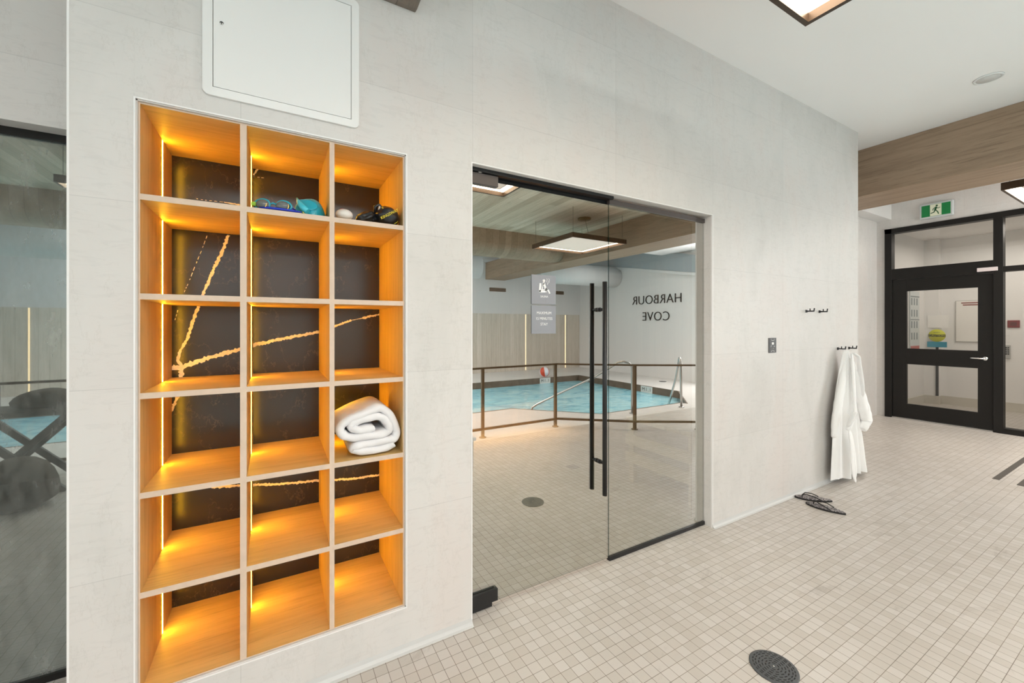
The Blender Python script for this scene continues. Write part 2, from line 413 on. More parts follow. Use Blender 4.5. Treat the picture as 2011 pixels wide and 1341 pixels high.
# ceiling over the hall
st(MB().box(-7.6, 11, -2.1, 1.1, CZ, CZ + .1).done('ceiling', M['ceil']))
st(MB().box(-7.6, 5.4, -5.15, -2.1, CZ - .004, CZ + .1).done('ceiling_planks', M['planks']), 'oak plank ceiling along the pool side')
st(MB().box(6.05, 11, -5.56, -2.1, CZ, CZ + .1).done('ceiling_right', M['ceil']))
# bulkhead with rounded lower edge
pr = [(-5.15, CZ), (-5.17, 3.05)]
for a in range(0, 91, 10):
    pr.append((-5.17 - .27 * (1 - math.cos(R(a))), 3.05 - .24 * math.sin(R(a))))
pr += [(-5.60, 2.81), (-5.60, CZ + .1), (-5.15, CZ + .1)]
st(MB().prism(pr, -7.5, 5.4, 'X', sm=False).done('trim_3', M['pinkwood']), 'plank bulkhead with rounded lower edge')

# vaulted ceiling above the pool
mb = MB(); mb.add([(-7.6, -5.55, 3.28), (9.1, -5.55, 3.28), (9.1, -9.2, 4.25), (-7.6, -9.2, 4.25)], [(0, 1, 2, 3)])
st(mb.done('ceiling_pool', plain('pool_ceiling_paint', (.78, .80, .81), .6)))
# cross beam
st(MB().box(5.4, 6.05, -9.05, .94, 2.78, CZ).done('beam', M['beam'], bevel=.004), 'wood clad beam crossing the hall')
# rounded wood cove high on the main wall, left
pr = [(0, 2.767)]
for a in range(0, 91, 9):
    pr.append((-.02 - .50 * (1 - math.cos(R(a))) , 2.767 + .50 * math.sin(R(a)) * 1.0))
pr += [(-.52, CZ), (0, CZ)]
pr = [(0, 2.767), (-.03, 2.762)] + [(-.03 - .42 * math.sin(R(a)), 2.762 + .50 * (1 - math.cos(R(a)))) for a in range(10, 91, 10)] + [(-.45, CZ), (0, CZ)]
st(MB().prism(pr, -.551, .525, 'X').done('trim_5', wood('grey_oak_cove', (.25, .21, .18), (.18, .15, .125), 'Y', plank=(3, .11), planex='X')), 'grey wood cove above the access panel')
# far pool wall: white band above plank wainscot with ledge
st(MB().box(-7.6, 9.1, -9.25, -9.05, 0, 1.77).done('wall_far', M['slats']))
st(MB().box(-7.6, 9.1, -9.25, -9.05, 1.77, 4.3).done('wall_far_upper', M['paint']))
st(MB().box(-7.6, 8.97, -9.05, -8.99, 3.30, 3.37).done('trim_6', M['white']), 'white ledge high on the far wall')
# lettered side wall
st(MB().box(8.97, 9.1, -9.3, -2.6, 0, 4.3).done('wall_right', plain('side_wall_paint', (.88, .86, .835), .55)))
mb = MB(); mb.add([(8.90, -4.0, 2.54), (8.90, -9.05, 3.415), (8.90, -9.05, 3.485), (8.90, -4.0, 2.61), (8.97, -4.0, 2.54), (8.97, -9.05, 3.415), (8.97, -9.05, 3.485), (8.97, -4.0, 2.61)],
    [(0, 1, 2, 3), (0, 1, 5, 4), (3, 2, 6, 7), (0, 3, 7, 4)])
st(mb.done('trim_7', M['white']), 'sloping white ledge on the lettered wall')
mb = MB(); mb.add([(8.90, -4.0, 2.615), (8.90, -9.05, 3.49), (8.90, -9.05, 4.3), (8.90, -4.0, 3.0)], [(0, 1, 2, 3)])
st(mb.done('wall_right_upper', plain('blue_grey_paint', (.42, .47, .49), .6)))
st(MB().box(8.19, 9.1, -2.75, -2.62, 0, CZ).done('wall_jog', M['paint']))

# exit wall with opening for the black frame
EX = 8.19
mb = MB()
mb.box(EX, EX + .15, .838, 1.1, 0, CZ); mb.box(EX, EX + .15, -1.75, .838, 2.885, CZ); mb.box(EX, EX + .15, -2.75, -1.75, 0, CZ)
st(mb.done('wall_exit', M['stone_y']))
# corridor beyond
st(MB().box(10.35, 10.45, -2.8, 1.03, 0, 3.2).done('wall_corridor_end', M['paint']))
st(MB().box(8.34, 10.35, .93, 1.03, 0, 3.2).done('wall_corridor_side', M['paint']))
st(MB().box(10.20, 10.35, .74, .93, 0, 3.2).done('wall_corridor_pier', M['paint']))
st(MB().box(8.34, 10.45, -2.9, -2.75, 0, 3.2).done('wall_corridor_far_side', M['paint']))
st(MB().box(8.34, 10.45, -2.8, 1.03, 2.95, 3.05).done('ceiling_corridor', M['ceil']))
bbm = plain('beige_base_tile', (.60, .57, .50), .5)
mb = MB(); mb.box(10.335, 10.35, -2.75, .725, 0, .15); mb.box(10.185, 10.20, .725, .93, 0, .15); mb.box(10.20, 10.35, .725, .74, 0, .15); mb.box(8.34, 10.185, .915, .93, 0, .15)
st(mb.done('baseboard_corridor', bbm))
# cove base along the main wall foot
mb = MB()
cove = lambda x0, x1: mb.prism([(0, 0), (-.022, 0), (-.012, .004), (-.004, .014), (0, .03)], x0, x1, 'X')
cove(-.551, DX0); cove(DX1, 4.894)
st(mb.done('baseboard_main', plain('cove_base', (.60, .60, .59), .45)))
# thin white metal trims round the openings
mb = MB(); w = .004; ee = .0007
for (a, b, z0, z1) in ((OX0, OX1, OZ0, OZ1),):
    mb.box(a - w, a + ee, -.0015, .01, z0 - w, z1 + w); mb.box(b - ee, b + w, -.0015, .01, z0 - w, z1 + w)
    mb.box(a + ee, b - ee, -.0015, .01, z1 - ee, z1 + w); mb.box(a + ee, b - ee, -.0015, .01, z0 - w, z0 + ee)
st(mb.done('trim_8', M['trimw']))
mb = MB()
for (a, b, z0, z1) in ((OX0, OX1, OZ0, OZ1),):
    mb.box(a, a + .005, .004, .03, z0, z1); mb.box(b - .005, b, .004, .03, z0, z1)
    mb.box(a, b, .004, .03, z1 - .005, z1); mb.box(a, b, .004, .03, z0, z0 + .005)
st(mb.done('trim_13', plain('silver_reveal', (.62, .60, .57), .4)))
mb = MB()
mb.box(DX0 - w, DX0 + ee, -.0015, .01, 0.0, DZ1 + w); mb.box(DX1 - ee, DX1 + w, -.0015, .01, 0.0, DZ1 + w); mb.box(DX0 + ee, DX1 - ee, -.0015, .01, DZ1 - ee, DZ1 + w)
st(mb.done('trim_9', M['trimw']))
st(MB().box(-.5525, -.547, -.0015, .01, 0, CZ).done('trim_10', M['trimw']))

# sauna shell
st(MB().box(.52, 4.7, 3.2, 3.3, 0, 2.4).done('wall_sauna_back', M['sauna_wood']))
st(MB().box(4.6, 4.7, T, 3.2, 0, 2.4).done('wall_sauna_right', M['sauna_woody']))
st(MB().box(.52, .62, .51, 3.2, 0, 2.4).done('wall_sauna_left', M['sauna_woody']))
mb = MB(); mb.box(DX1 + .02, 4.6, T, T + .025, 0, 2.3)
st(mb.done('wall_sauna_front', M['sauna_wood']))
st(MB().box(.52, 4.7, T, 3.3, 2.3, 2.4).done('ceiling_sauna', M['sauna_wood']))

# =================================================================== GLAZING
def pane(name, x0, x1, z0, z1, y, th, mat, parent=None):
    mb = MB()
    v = [(x, yy, z) for x in (x0, x1) for yy in (y, y + th) for z in (z0, z1)]
    mb.add(v, [(0, 4, 5, 1)], 0)
    mb.add(v, [(2, 3, 7, 6)], 1)
    mb.add(v, [(0, 1, 3, 2), (4, 6, 7, 5), (0, 2, 6, 4), (1, 5, 7, 3)], 2)
    return mb.done(name, [mat, M['glass_back'], M['glass_edge']], parent)
GY = .065
SX = 1.716
door = sroot('door_1'); door['label'] = 'frameless glass sauna door with long black pull handles'
pane('glass_pane', DX0 + .006, SX - .004, .018, DZ1 - .045, GY, .010, M['glass'], door)
hb = MB()
for yb in (GY - .055, GY + .065):
    hb2 = MB(); hb2.tube([(1.634, yb, .426), (1.634, yb, 1.653)], .0135, 24)
    h = hb2.done('pull_handle', M['black'], door)
    s = MB()
    for z in (.609, 1.494):
        y0, y1 = (yb, GY) if yb < GY else (GY + .01, yb)
        s.tube([(1.634, y0, z), (1.634, y1, z)], .0085, 16)
        s.tube([(1.634, (y0 * .35 + y1 * .65), z), (1.634, y1, z)], .0125, 16)
    s.done('standoff', M['black'], h)
mb = MB(); mb.box(DX0 + .003, .962, GY - .016, GY + .026, 2.093, 2.146); mb.done('top_patch_fitting', M['darkgrey'], door, bevel=.0015)
mb = MB(); mb.box(DX0 + .003, .960, GY - .016, GY - .001, .028, .088); mb.box(DX0 + .003, .952, GY + .011, GY + .026, .034, .096)
mb.box(DX0 + .01, .93, GY - .012, GY + .022, .006, .028)
mb.done('bottom_patch_fitting', M['black'], door, bevel=.0015)
# pivot pin and overhead rail over the door
MB().lathe([(.0, .0), (.012, .0), (.012, .018), (0, .018)], (.86, GY - .012, 2.147), 20).done('pivot_pin', M['chrome'], door)
fr = MB(); fr.box(DX0, SX + .012, GY - .03, GY + .05, 2.148, 2.165)
fr.box(DX0, SX + .012, GY + .022, GY + .05, 2.125, 2.148)
st(fr.done('trim_11', M['black']), 'black header rail above the glass door')
# signs on the door glass
gsign = plain('grey_sign_plastic', (.30, .31, .34), .45); wsign = plain('white_sign_print', (.92, .92, .92), .5)
def sign(z0, z1):
    return MB().box(1.168, 1.325, GY - .0045, GY - .0005, z0, z1).done('sign_plate', gsign, door, bevel=.0008)
sp = sign(1.516, 1.672); sp['label'] = 'grey plate with seated figure and the word SAUNA'
def px(u, v):   # sign zoom units -> sign plane (x, z)
    return 1.168 + (u - 78) / 458 * .157, 1.672 - (v - 90) / 570 * .156
pic = MB(); yy = GY - .0055
def strip(pts, w, z=yy):
    for a, b in zip(pts[:-1], pts[1:]):
        ax, az = px(*a); bx, bz = px(*b); d = Vector((bx - ax, 0, bz - az)); ln = d.length; d.normalize(); nrm = Vector((-d.z, 0, d.x)) * w / 2
        pic.obox(((ax + bx) / 2, z, (az + bz) / 2), d * (ln / 2 + w * .3), Vector((0, .0008, 0)), nrm)
cx_, cz_ = px(302, 200); pic.lathe([(0, -.0008), (.0085, -.0008), (.0085, .0008), (0, .0008)], (cx_, yy, cz_), 24, axis='Y')
strip([(238, 265), (225, 410), (335, 405)], .012)
strip([(300, 245), (340, 365)], .013); strip([(305, 250), (275, 300), (272, 360)], .006)
strip([(340, 355), (375, 360), (412, 440)], .009); strip([(255, 375), (350, 385), (345, 420)], .006)
for ox in (0, 42):
    strip([(355 + ox, 155), (368 + ox, 180), (352 + ox, 205), (365 + ox, 225)], .0028)
strip([(385, 235), (370, 255), (372, 275)], .0028)
pic.done('pictogram', wsign, sp)
tx, tz = px(310, 512); text('lettering', 'SAUNA', .0155, (90, 0, 0), (tx, yy, tz), wsign, sp, .0006)
br = MB()
for i, (u, v) in enumerate([(250, 585), (285, 578), (290, 598), (335, 575), (345, 590), (340, 605)]):
    a, b = px(u, v); br.lathe([(0, 0), (.0012, 0), (.0012, .0008), (0, .0008)], (a, yy, b), 8, axis='Y')
br.done('braille', gsign, sp)
sp2 = sign(1.358, 1.508); sp2['label'] = 'grey plate reading MAXIMUM 15 MINUTES STAY'
for s_, z in (('MAXIMUM', 1.468), ('15 MINUTES', 1.438), ('STAY', 1.408)):
    text('lettering', s_, .0205, (90, 0, 0), (1.2465, yy, z), wsign, sp2, .0006)
br = MB()
for i in range(22):
    br.lathe([(0, 0), (.0011, 0), (.0011, .0008), (0, .0008)], (1.176 + i * .0068, yy, 1.372 + .003 * ((i * 7) % 3)), 8, axis='Y')
br.done('braille', gsign, sp2)

w1 = sroot('window_1'); w1['label'] = 'fixed glass panel beside the sauna door'
pane('glass_pane', SX + .001, DX1 - .002, .012, DZ1 - .018, GY, .010, M['glass'], w1)
MB().box(SX, DX1 - .001, GY - .008, GY + .018, 2.124, 2.153).done('top_channel', M['darkgrey'], w1)
MB().box(SX, DX1 - .001, GY - .008, GY + .018, 0.001, .024).done('bottom_channel', M['black'], w1)
mb = MB(); mb.box(DX0, DX1, GY + .05, T, DZ1 - .02, DZ1); st(mb.done('trim_12', M['trimw']))

w2 = sroot('window_2'); w2['label'] = 'recessed tinted glass shopfront at the left edge'
pane('glass_pane', -7.4, -.556, .024, 2.13, .56, .012, M['glass2'], w2)
MB().box(-7.4, -.553, .545, .59, 2.128, 2.157).done('top_rail', M['blackfr'], w2)
MB().box(-7.4, -.553, .545, .59, .001, .026).done('bottom_rail', M['blackfr'], w2)

# =================================================================== EXIT DOOR AND FRAME
wf = sroot('window_3'); wf['label'] = 'black framed transom and side lights around the exit door'
x0, x1 = EX - .03, EX + .10
fm = MB()
fm.box(x0, x1, .755, .838, 0, 2.885)
fm.box(x0, x1, -1.75, .838, 2.812, 2.885)
fm.box(x0, x1, -.352, -.268, 0, 2.812)
fm.box(x0, x1, -.268, .755, 2.10, 2.265)
fm.box(x0, x1, -1.75, -.352, 2.105, 2.172)
fm.box(x0, x1, -1.75, -.352, 0, .07); fm.box(x0, x1, -1.75, -1.68, 0, 2.885)
fm.done('frame', M['blackfr'], wf, bevel=.003)
def xpane(name, y0, y1, z0, z1, parent):
    mb = MB(); v = [(x, y, z) for x in (EX + .02, EX + .026) for y in (y0, y1) for z in (z0, z1)]
    mb.add(v, [(0, 1, 3, 2)], 0); mb.add(v, [(4, 6, 7, 5)], 1); mb.add(v, [(0, 4, 5, 1), (2, 3, 7, 6), (0, 2, 6, 4), (1, 5, 7, 3)], 2)
    return mb.done(name, [M['glass3'], M['glass_back3'], M['glass_edge']], parent)
xpane('transom_pane', -.268, .755, 2.265, 2.812, wf)
xpane('side_pane', -1.68, -.352, 2.172, 2.812, wf); xpane('side_pane', -1.68, -.352, .07, 2.105, wf)
d2 = sroot('door_2'); d2['label'] = 'black exit door with two glass lights and chrome lever'
lf = MB(); a0, a1 = EX - .005, EX + .04; yl, yr, zt = .75, -.264, 2.095
lf.box(a0, a1, .590, yl, .022, zt); lf.box(a0, a1, yr, -.129, .022, zt)
lf.box(a0, a1, -.129, .590, 1.918, zt); lf.box(a0, a1, -.129, .590, .827, 1.062); lf.box(a0, a1, -.129, .590, .022, .232)
lf.done('door_leaf', M['blackfr'], d2, bevel=.002)
xpane('upper_pane', -.129, .590, 1.062, 1.918, d2); xpane('lower_pane', -.129, .590, .232, .827, d2)
hd = MB(); hd.lathe([(0, 0), (.026, 0), (.026, .01), (0, .01)], (EX - .006, -.195, .962), 24, axis='X')
hd.lathe([(0, 0), (.011, 0), (.011, .05), (0, .05)], (EX - .055, -.195, .962), 16, axis='X')
hd.tube([(EX - .05, -.195, .962), (EX - .055, -.15, .963), (EX - .055, -.07, .965)], .010, 12)
hd.done('door_handle', M['chrome'], d2)
MB().box(EX - .055, EX - .03, -.31, -.13, 2.122, 2.172).done('door_closer', plain('closer_cover', (.72, .64, .64), .5), d2, bevel=.003)
MB().box(EX - .03, EX + .04, -.264, .75, .0, .018).done('threshold', M['steel'], d2)

# exit sign
es = thing('exit_sign', 'green running figure exit sign in grey frame above the black door', 'sign', (EX - .002, .265, 2.945))
mb = MB(); mb.box(-.05, 0, -.172, .172, 0, .215); mb.done('housing', plain('grey_sign_frame', (.60, .63, .63), .35), es, bevel=.012, seg=3)
MB().box(-.053, -.049, -.148, .148, .025, .19).done('face', plain('exit_green', (.004, .22, .055), .4), es)
wpn = MB().box(-.056, -.052, -.058, .058, .027, .188).done('white_panel', plain('exit_cream', (.85, .87, .68), .5), es)
rf = MB(); X_ = -.0575
def ln2(pts, w):
    for a, b in zip(pts[:-1], pts[1:]):
        A = Vector((X_, -a[0], a[1])); B = Vector((X_, -b[0], b[1])); d = B - A; l = d.length; d.normalize(); n_ = Vector((0, -d.z, d.y)) * w / 2
        rf.obox((A + B) / 2, d * (l / 2 + w * .2), Vector((.0006, 0, 0)), n_)
rf.lathe([(0, -.0006), (.012, -.0006), (.012, .0006), (0, .0006)], (X_, -.012, .165), 20, axis='X')
ln2([(.005, .145), (-.005, .105)], .022); ln2([(.002, .143), (.025, .125), (.045, .135)], .008); ln2([(0, .143), (-.022, .13), (-.03, .105)], .008)
ln2([(-.003, .105), (.02, .08), (.03, .045)], .011); ln2([(-.006, .105), (-.018, .075), (-.05, .066)], .011)
rf.done('running_figure', plain('exit_figure_green', (.01, .10, .03), .5), wpn)

# items in the corridor
cs = thing('caution_sign', 'yellow round CAUTION sign over a teal board on a black post behind the exit door', 'sign', (10.198, .755, .155))
MB().box(-.022, 0, -.0175, .0175, 0, 1.0).done('post', M['black'], cs)
MB().lathe([(0, 0), (.110, 0), (.110, .006), (0, .006)], (-.030, 0, 1.072), 40, axis='X').done('yellow_disc', plain('sign_yellow', (.62, .62, .02), .5), cs)
MB().box(-.033, -.029, -.108, .108, 1.050, 1.092).done('black_band', M['black'], cs)
text('lettering', 'CAUTION', .045, (90, 0, -90), (-.034, 0, 1.0715), plain('sign_yellow_text', (.62, .62, .02), .5), cs, .0006)
text('lettering', 'SAFETY', .026, (90, 0, -90), (-.031, 0, 1.125), M['black'], cs, .0006)
MB().box(-.030, -.022, -.125, .125, .865, .962).done('teal_board', plain('sign_teal', (.01, .26, .38), .5), cs)
MB().box(-.012, -.002, -.145, .125, 1.21, 1.43).done('white_board', plain('sign_white', (.86, .85, .82), .5), cs)
wb = thing('notice_frame', 'white framed notice board with red heading on the corridor wall', 'notice board', (10.348, .313, 1.12))
MB().box(-.02, 0, -.25, .25, 0, .72).done('frame', plain('pale_frame', (.55, .54, .51), .5), wb, bevel=.004)
sht = MB().box(-.024, -.019, -.24, .24, .012, .708).done('sheet', plain('sheet_white', (.82, .80, .76), .6), wb)
redm = plain('notice_red', (.30, .10, .09), .6)
for r_, (zz, n_) in enumerate(((.675, 7), (.64, 9))):
    hb_ = MB()
    for i in range(n_): hb_.box(-.026, -.0235, .17 - r_ * .02 - i * .035 - .028, .17 - r_ * .02 - i * .035 + .008, zz - .010, zz + .010)
    hb_.done('heading_line', redm, sht)
ps = thing('rescue_poster', 'tall poster of drawn figures with red foot on the corridor side wall', 'poster', (9.68, .928, .98))
MB().box(-.21, .21, -.02, 0, 0, 1.02).done('board', plain('poster_grey', (.62, .66, .66), .5), ps, bevel=.002)
pm = MB()
for i in range(4):
    for j in range(3):
        pm.box(-.17 + j * .12, -.17 + j * .12 + .04, -.023, -.019, .18 + i * .2, .18 + i * .2 + .12)
pm.box(-.2, .2, -.023, -.019, .52, .535); pm.box(-.2, .2, -.023, -.019, .92, .94)
o = pm.done('drawings', plain('poster_ink', (.22, .26, .27), .6), ps); o['kind'] = 'stuff'
MB().box(-.2, .2, -.0235, -.019, .0, .07).done('red_foot', plain('poster_red', (.5, .12, .10), .6), ps)
fa = tag(MB().box(-.02, 0, -.065, .065, -.06, .06).done('fire_alarm', plain('alarm_red', (.20, .02, .02), .4), loc=(10.349, -.09, 1.43), bevel=.006), 'dark red fire alarm box on the corridor wall right of the door', 'alarm')
MB().box(-.024, -.018, -.035, .035, -.03, .03).done('front_plate', plain('alarm_dark', (.10, .012, .012), .5), fa)
kp = thing('keypad', 'grey door keypad with dark buttons seen through the side pane', 'keypad', (10.349, -.015, .975))
kph = MB().box(-.03, 0, -.045, .045, -.11, .11).done('housing', plain('keypad_grey', (.42, .42, .40), .4), kp, bevel=.006)
for i in range(4):
    for j in range(3): MB().box(-.034, -.029, -.032 + j * .023, -.016 + j * .023, -.045 + i * .034, -.024 + i * .034).done('button', M['black'], kph)

# =================================================================== CUBBY SHELF
cb = thing('cubby_shelf', 'built-in light oak cubby shelf of eighteen lit compartments in the stone wall', 'shelf', (0, 0, 0))
ix0, ix1, iz0, iz1, FY, BY = -.386, .475, .195, 2.1275, .012, .482
e = .0052
def band(o):  # front faces take the daylit oak tone
    for p in o.data.polygons:
        if p.normal.y < -.9: p.material_index = 1
    return o
def pc(name, *a, m='cabv', bev=.0008):
    return band(MB().box(*a).done(name, [M[m], M['edge']], cb))
pc('side_panel', OX0 + e, ix0, FY, BY, OZ0 + e, OZ1 - e); pc('side_panel', ix1, OX1 - e, FY, BY, OZ0 + e, OZ1 - e)
pc('top_panel', ix0, ix1, FY, BY, iz1, OZ1 - e, m='cab'); pc('bottom_panel', ix0, ix1, FY, BY, OZ0 + e, iz0, m='cab')
dv = [(-.113, -.093), (.1835, .2015)]
for a, b in dv: pc('divider', a, b, FY, BY - .001, iz0, iz1)
tops = [1.8334, 1.5062, 1.179, .852, .525]
for t_ in tops:
    mb = MB()
    for a, b in ((ix0, dv[0][0]), (dv[0][1], dv[1][0]), (dv[1][1], ix1)): mb.box(a, b, FY, BY - .001, t_ - .0195, t_)
    band(mb.done('shelf', [M['cab'], M['edge']], cb))
# black marble back with gold veins
m, t, out = nt('black_marble'); b_ = pbsdf(t, out, (.020, .017, .016), .22, 0, .5)
v_ = t.nodes.new('ShaderNodeTexNoise'); v_.inputs['Scale'].default_value = 3.1; v_.inputs['Detail'].default_value = 8; v_.inputs['Roughness'].default_value = .6
t.links.new(coords(t, (1.6, 1, 1), (2, 0, 5), (0, R(30), 0)), v_.inputs['Vector'])
t.links.new(ramp(t, v_.outputs['Fac'], [(.497, (.020, .017, .016)), (.5, (.075, .055, .04)), (.503, (.020, .017, .016))]), b_.inputs['Base Color'])
M['marble'] = m
gold = plain('cream_gold_vein', (.92, .80, .62), .35, 0, .5, .15, 90)
mb = MB(); mb.box(ix0 - .003, ix1 + .003, BY, BY + .012, iz0 - .004, iz1 + .004, 0)
def vein(pts, w, seg=.006, jag=.35):
    P = []
    for (a, b) in zip(pts[:-1], pts[1:]):
        n = max(2, int(math.dist(a, b) / seg))
        P += [(a[0] + (b[0] - a[0]) * i / n, a[1] + (b[1] - a[1]) * i / n) for i in range(n)]
    P.append(pts[-1]); up = []; dn = []
    for i, p in enumerate(P):
        q0, q1 = P[max(0, i - 1)], P[min(len(P) - 1, i + 1)]
        dx, dz = q1[0] - q0[0], q1[1] - q0[1]; l = math.hypot(dx, dz) or 1; nx, nz = -dz / l, dx / l
        ww = (w[0] + (w[1] - w[0]) * i / len(P)) / 2
        a = ww * (1 + rnd.uniform(-jag, jag * 1.4)); c = ww * (1 + rnd.uniform(-jag, jag * 1.4)); wob = rnd.uniform(-.25, .25) * ww
        up.append((p[0] + nx * (a + wob), p[1] + nz * (a + wob))); dn.append((p[0] - nx * (c - wob), p[1] - nz * (c - wob)))
    vein.k += 1; y = BY - .0005 - .00012 * vein.k; n = len(P)
    mb.add([(x, y, z) for x, z in up] + [(x, y, z) for x, z in dn], [(i, i + 1, n + i + 1, n + i) for i in range(n - 1)], 1)
vein.k = 0
vein([(-.186, 1.809), (-.212, 1.727), (-.237, 1.664), (-.259, 1.599), (-.28, 1.534), (-.298, 1.477), (-.321, 1.397), (-.336, 1.338), (-.357, 1.296), (-.367, 1.251), (-.352, 1.228)], (.012, .009))
vein([(-.386, 1.221), (-.349, 1.222), (-.313, 1.238), (-.259, 1.259), (-.204, 1.276), (-.141, 1.293), (-.087, 1.31), (.037, 1.341), (.18, 1.369), (.255, 1.397), (.335, 1.428)], (.019, .009))
vein([(.335, 1.428), (.39, 1.440)], (.003, .004)); vein([(.39, 1.440), (.43, 1.450), (.478, 1.461)], (.012, .007))
vein([(-.352, 1.227), (-.355, 1.175), (-.367, 1.097), (-.388, 1.034)], (.016, .008))
vein([(-.249, .684), (-.146, .672), (-.091, .664), (-.005, .650), (.08, .640), (.18, .633), (.255, .622), (.36, .610), (.475, .607)], (.011, .010))
for L_ in ([(-.264, 1.8), (-.284, 1.731), (-.307, 1.659), (-.331, 1.582), (-.345, 1.542)], [(-.365, 1.469), (-.377, 1.417)], [(-.303, 1.955), (-.258, 1.953), (-.203, 1.955)], [(-.093, 2.089), (-.046, 2.091)]):
    for i in range(len(L_) - 1):
        a, b = L_[i], L_[i + 1]
        for k in range(3):
            s0 = k / 3 + .03; s1 = s0 + rnd.uniform(.08, .25)
            vein([(a[0] + (b[0] - a[0]) * s0, a[1] + (b[1] - a[1]) * s0), (a[0] + (b[0] - a[0]) * s1, a[1] + (b[1] - a[1]) * s1)], (.0022, .0015))
vein([(-.203, 1.955), (-.15, 1.951), (-.126, 1.952)], (.004, .007)); vein([(-.075, 2.13), (-.090, 2.096)], (.007, .006))
mb.done('back_panel', [M['marble'], gold], cb)
# LED strips
zs = [iz1] + tops + [iz0]
for (xa) in (ix0, dv[0][1], dv[1][1]):
    for i in range(6):
        zt_ = zs[i] - (.0195 if i else 0); zb_ = zs[i + 1]
        MB().box(xa, xa + .0012, .3105, .3185, zb_ + .002, zt_ - .002).done('led_strip', M['led'], cb)

# =================================================================== ACCESS PANEL
ap = thing('access_panel', 'white metal access panel mounted above the cubby shelf', 'access panel', (.0355, 0, 2.457))
def rrect(x0, x1, z0, z1, r, n=6):
    P = []
    for cx, cz, a0 in ((x1 - r, z1 - r, 0), (x0 + r, z1 - r, 90), (x0 + r, z0 + r, 180), (x1 - r, z0 + r, 270)):
        for k in range(n + 1): a = R(a0 + 90 * k / n); P.append((cx + r * math.cos(a), cz + r * math.sin(a)))
    return P
hw, hh = .2555, .257
o_ = rrect(-hw, hw, -hh, hh, .02); i_ = rrect(-.2265, .2265, -.2285, .2285, .0008)
mb = MB(); n = len(o_)
vs = [(x, -.010, z) for x, z in o_] + [(x, -.012, z) for x, z in i_] + [(x, -.0005, z) for x, z in o_] + [(x, -.0005, z) for x, z in i_]
mb.add(vs, [(k, (k + 1) % n, n + (k + 1) % n, n + k) for k in range(n)] + [(k, (k + 1) % n, 2 * n + (k + 1) % n, 2 * n + k) for k in range(n)] + [(n + k, n + (k + 1) % n, 3 * n + (k + 1) % n, 3 * n + k) for k in range(n)])
mb.done('frame', M['white'], ap)
apd = MB().box(-.2245, .2245, -.0115, -.001, -.2265, .2265).done('door', M['white'], ap)
MB().lathe([(0, 0), (.006, 0), (.006, .0012), (0, .0012)], (-.2005, -.0116, 0), 20, axis='Y').done('lock', M['steel'], apd)
MB().box(-.2015, -.1995, -.0140, -.0128, -.004, .004).done('keyhole', M['black'], apd)

# =================================================================== HOOKS, OUTLETS, SPEAKER, DRAIN
def make_hook(label):
    h = thing('robe_hook', label, 'hook', (0, 0, 0))
    MB().box(-.012, .012, -.006, 0, -.012, .012).done('wall_plate', M['black'], h, bevel=.001)
    mb = MB(); mb.tube([(0, -.004, 0), (0, -.062, -.001)], .0055, 12)
    mb.tube([(0, -.030, 0), (0, -.030, .022)], .004, 10); mb.tube([(0, -.058, -.001), (0, -.062, .024)], .0045, 10)
    mb.done('prong', M['black'], h); return h
hk = make_hook('black double peg hook higher on the wall, nearer the sauna door'); hk.location = (3.897, 0, 1.524)
for loc, lab in (((4.126, 0, 1.524), 'black double peg hook higher on the wall, farther from the sauna door'),
                 ((4.47, 0, 1.19), 'black double peg hook carrying the white bathrobe'),
                 ((4.697, 0, 1.19), 'empty black double peg hook right of the bathrobe')):
    c = copy_tree(hk); c.location = loc; c['label'] = lab
ol = thing('wall_outlet', 'dark grey outlet plate with white insert on the stone wall', 'outlet', (3.368, 0, 1.247))
cpl = MB().box(-.052, .052, -.006, 0, -.058, .058).done('cover_plate', plain('outlet_grey', (.055, .055, .055), .45), ol, bevel=.001)
MB().box(-.014, .014, -.0075, -.0055, .006, .024).done('white_insert', M['white'], cpl)
mb = MB()
for (a, b, w_, h_) in ((0, .038, .04, .004), (-.02, .048, .006, .005), (.02, .048, .006, .005), (-.024, -.008, .004, .012), (-.018, -.002, .012, .003), (.012, -.006, .004, .005), (.024, -.008, .007, .008), (-.012, -.026, .004, .004), (.012, -.024, .005, .006), (0, -.04, .04, .003), (-.018, -.048, .006, .006), (.018, -.048, .006, .006)):
    mb.box(a - w_ / 2, a + w_ / 2, -.0068, -.0055, b - h_ / 2, b + h_ / 2)
mb.done('markings', plain('outlet_marks', (.5, .5, .48), .5), cpl)
o2 = thing('alcove_outlet', 'narrow outlet plate with dark caps just past the wall corner', 'outlet', (4.905, .20, 1.16))
sk = thing('ceiling_speaker', 'round white speaker flush in the white ceiling', 'speaker', (4.67, -.88, CZ))
MB().lathe([(0, -.008), (.062, -.008), (.064, -.003), (0, -.003)], n=48).done('grille', plain('speaker_grille', (.66, .65, .63), .7), sk)
MB().lathe([(.064, -.001), (.066, -.010), (.078, -.007), (.080, -.0005)], n=48).done('bezel', M['white'], sk)
MB().box(-.010, .014, -.055, .055, -.066, .066).done('body', plain('outlet_steel', (.45, .45, .44), .4), o2)
MB().box(-.011, .016, -.057, .057, .052, .068).done('upper_cap', M['black'], o2); MB().box(-.011, .016, -.057, .057, -.068, -.054).done('lower_cap', M['black'], o2)

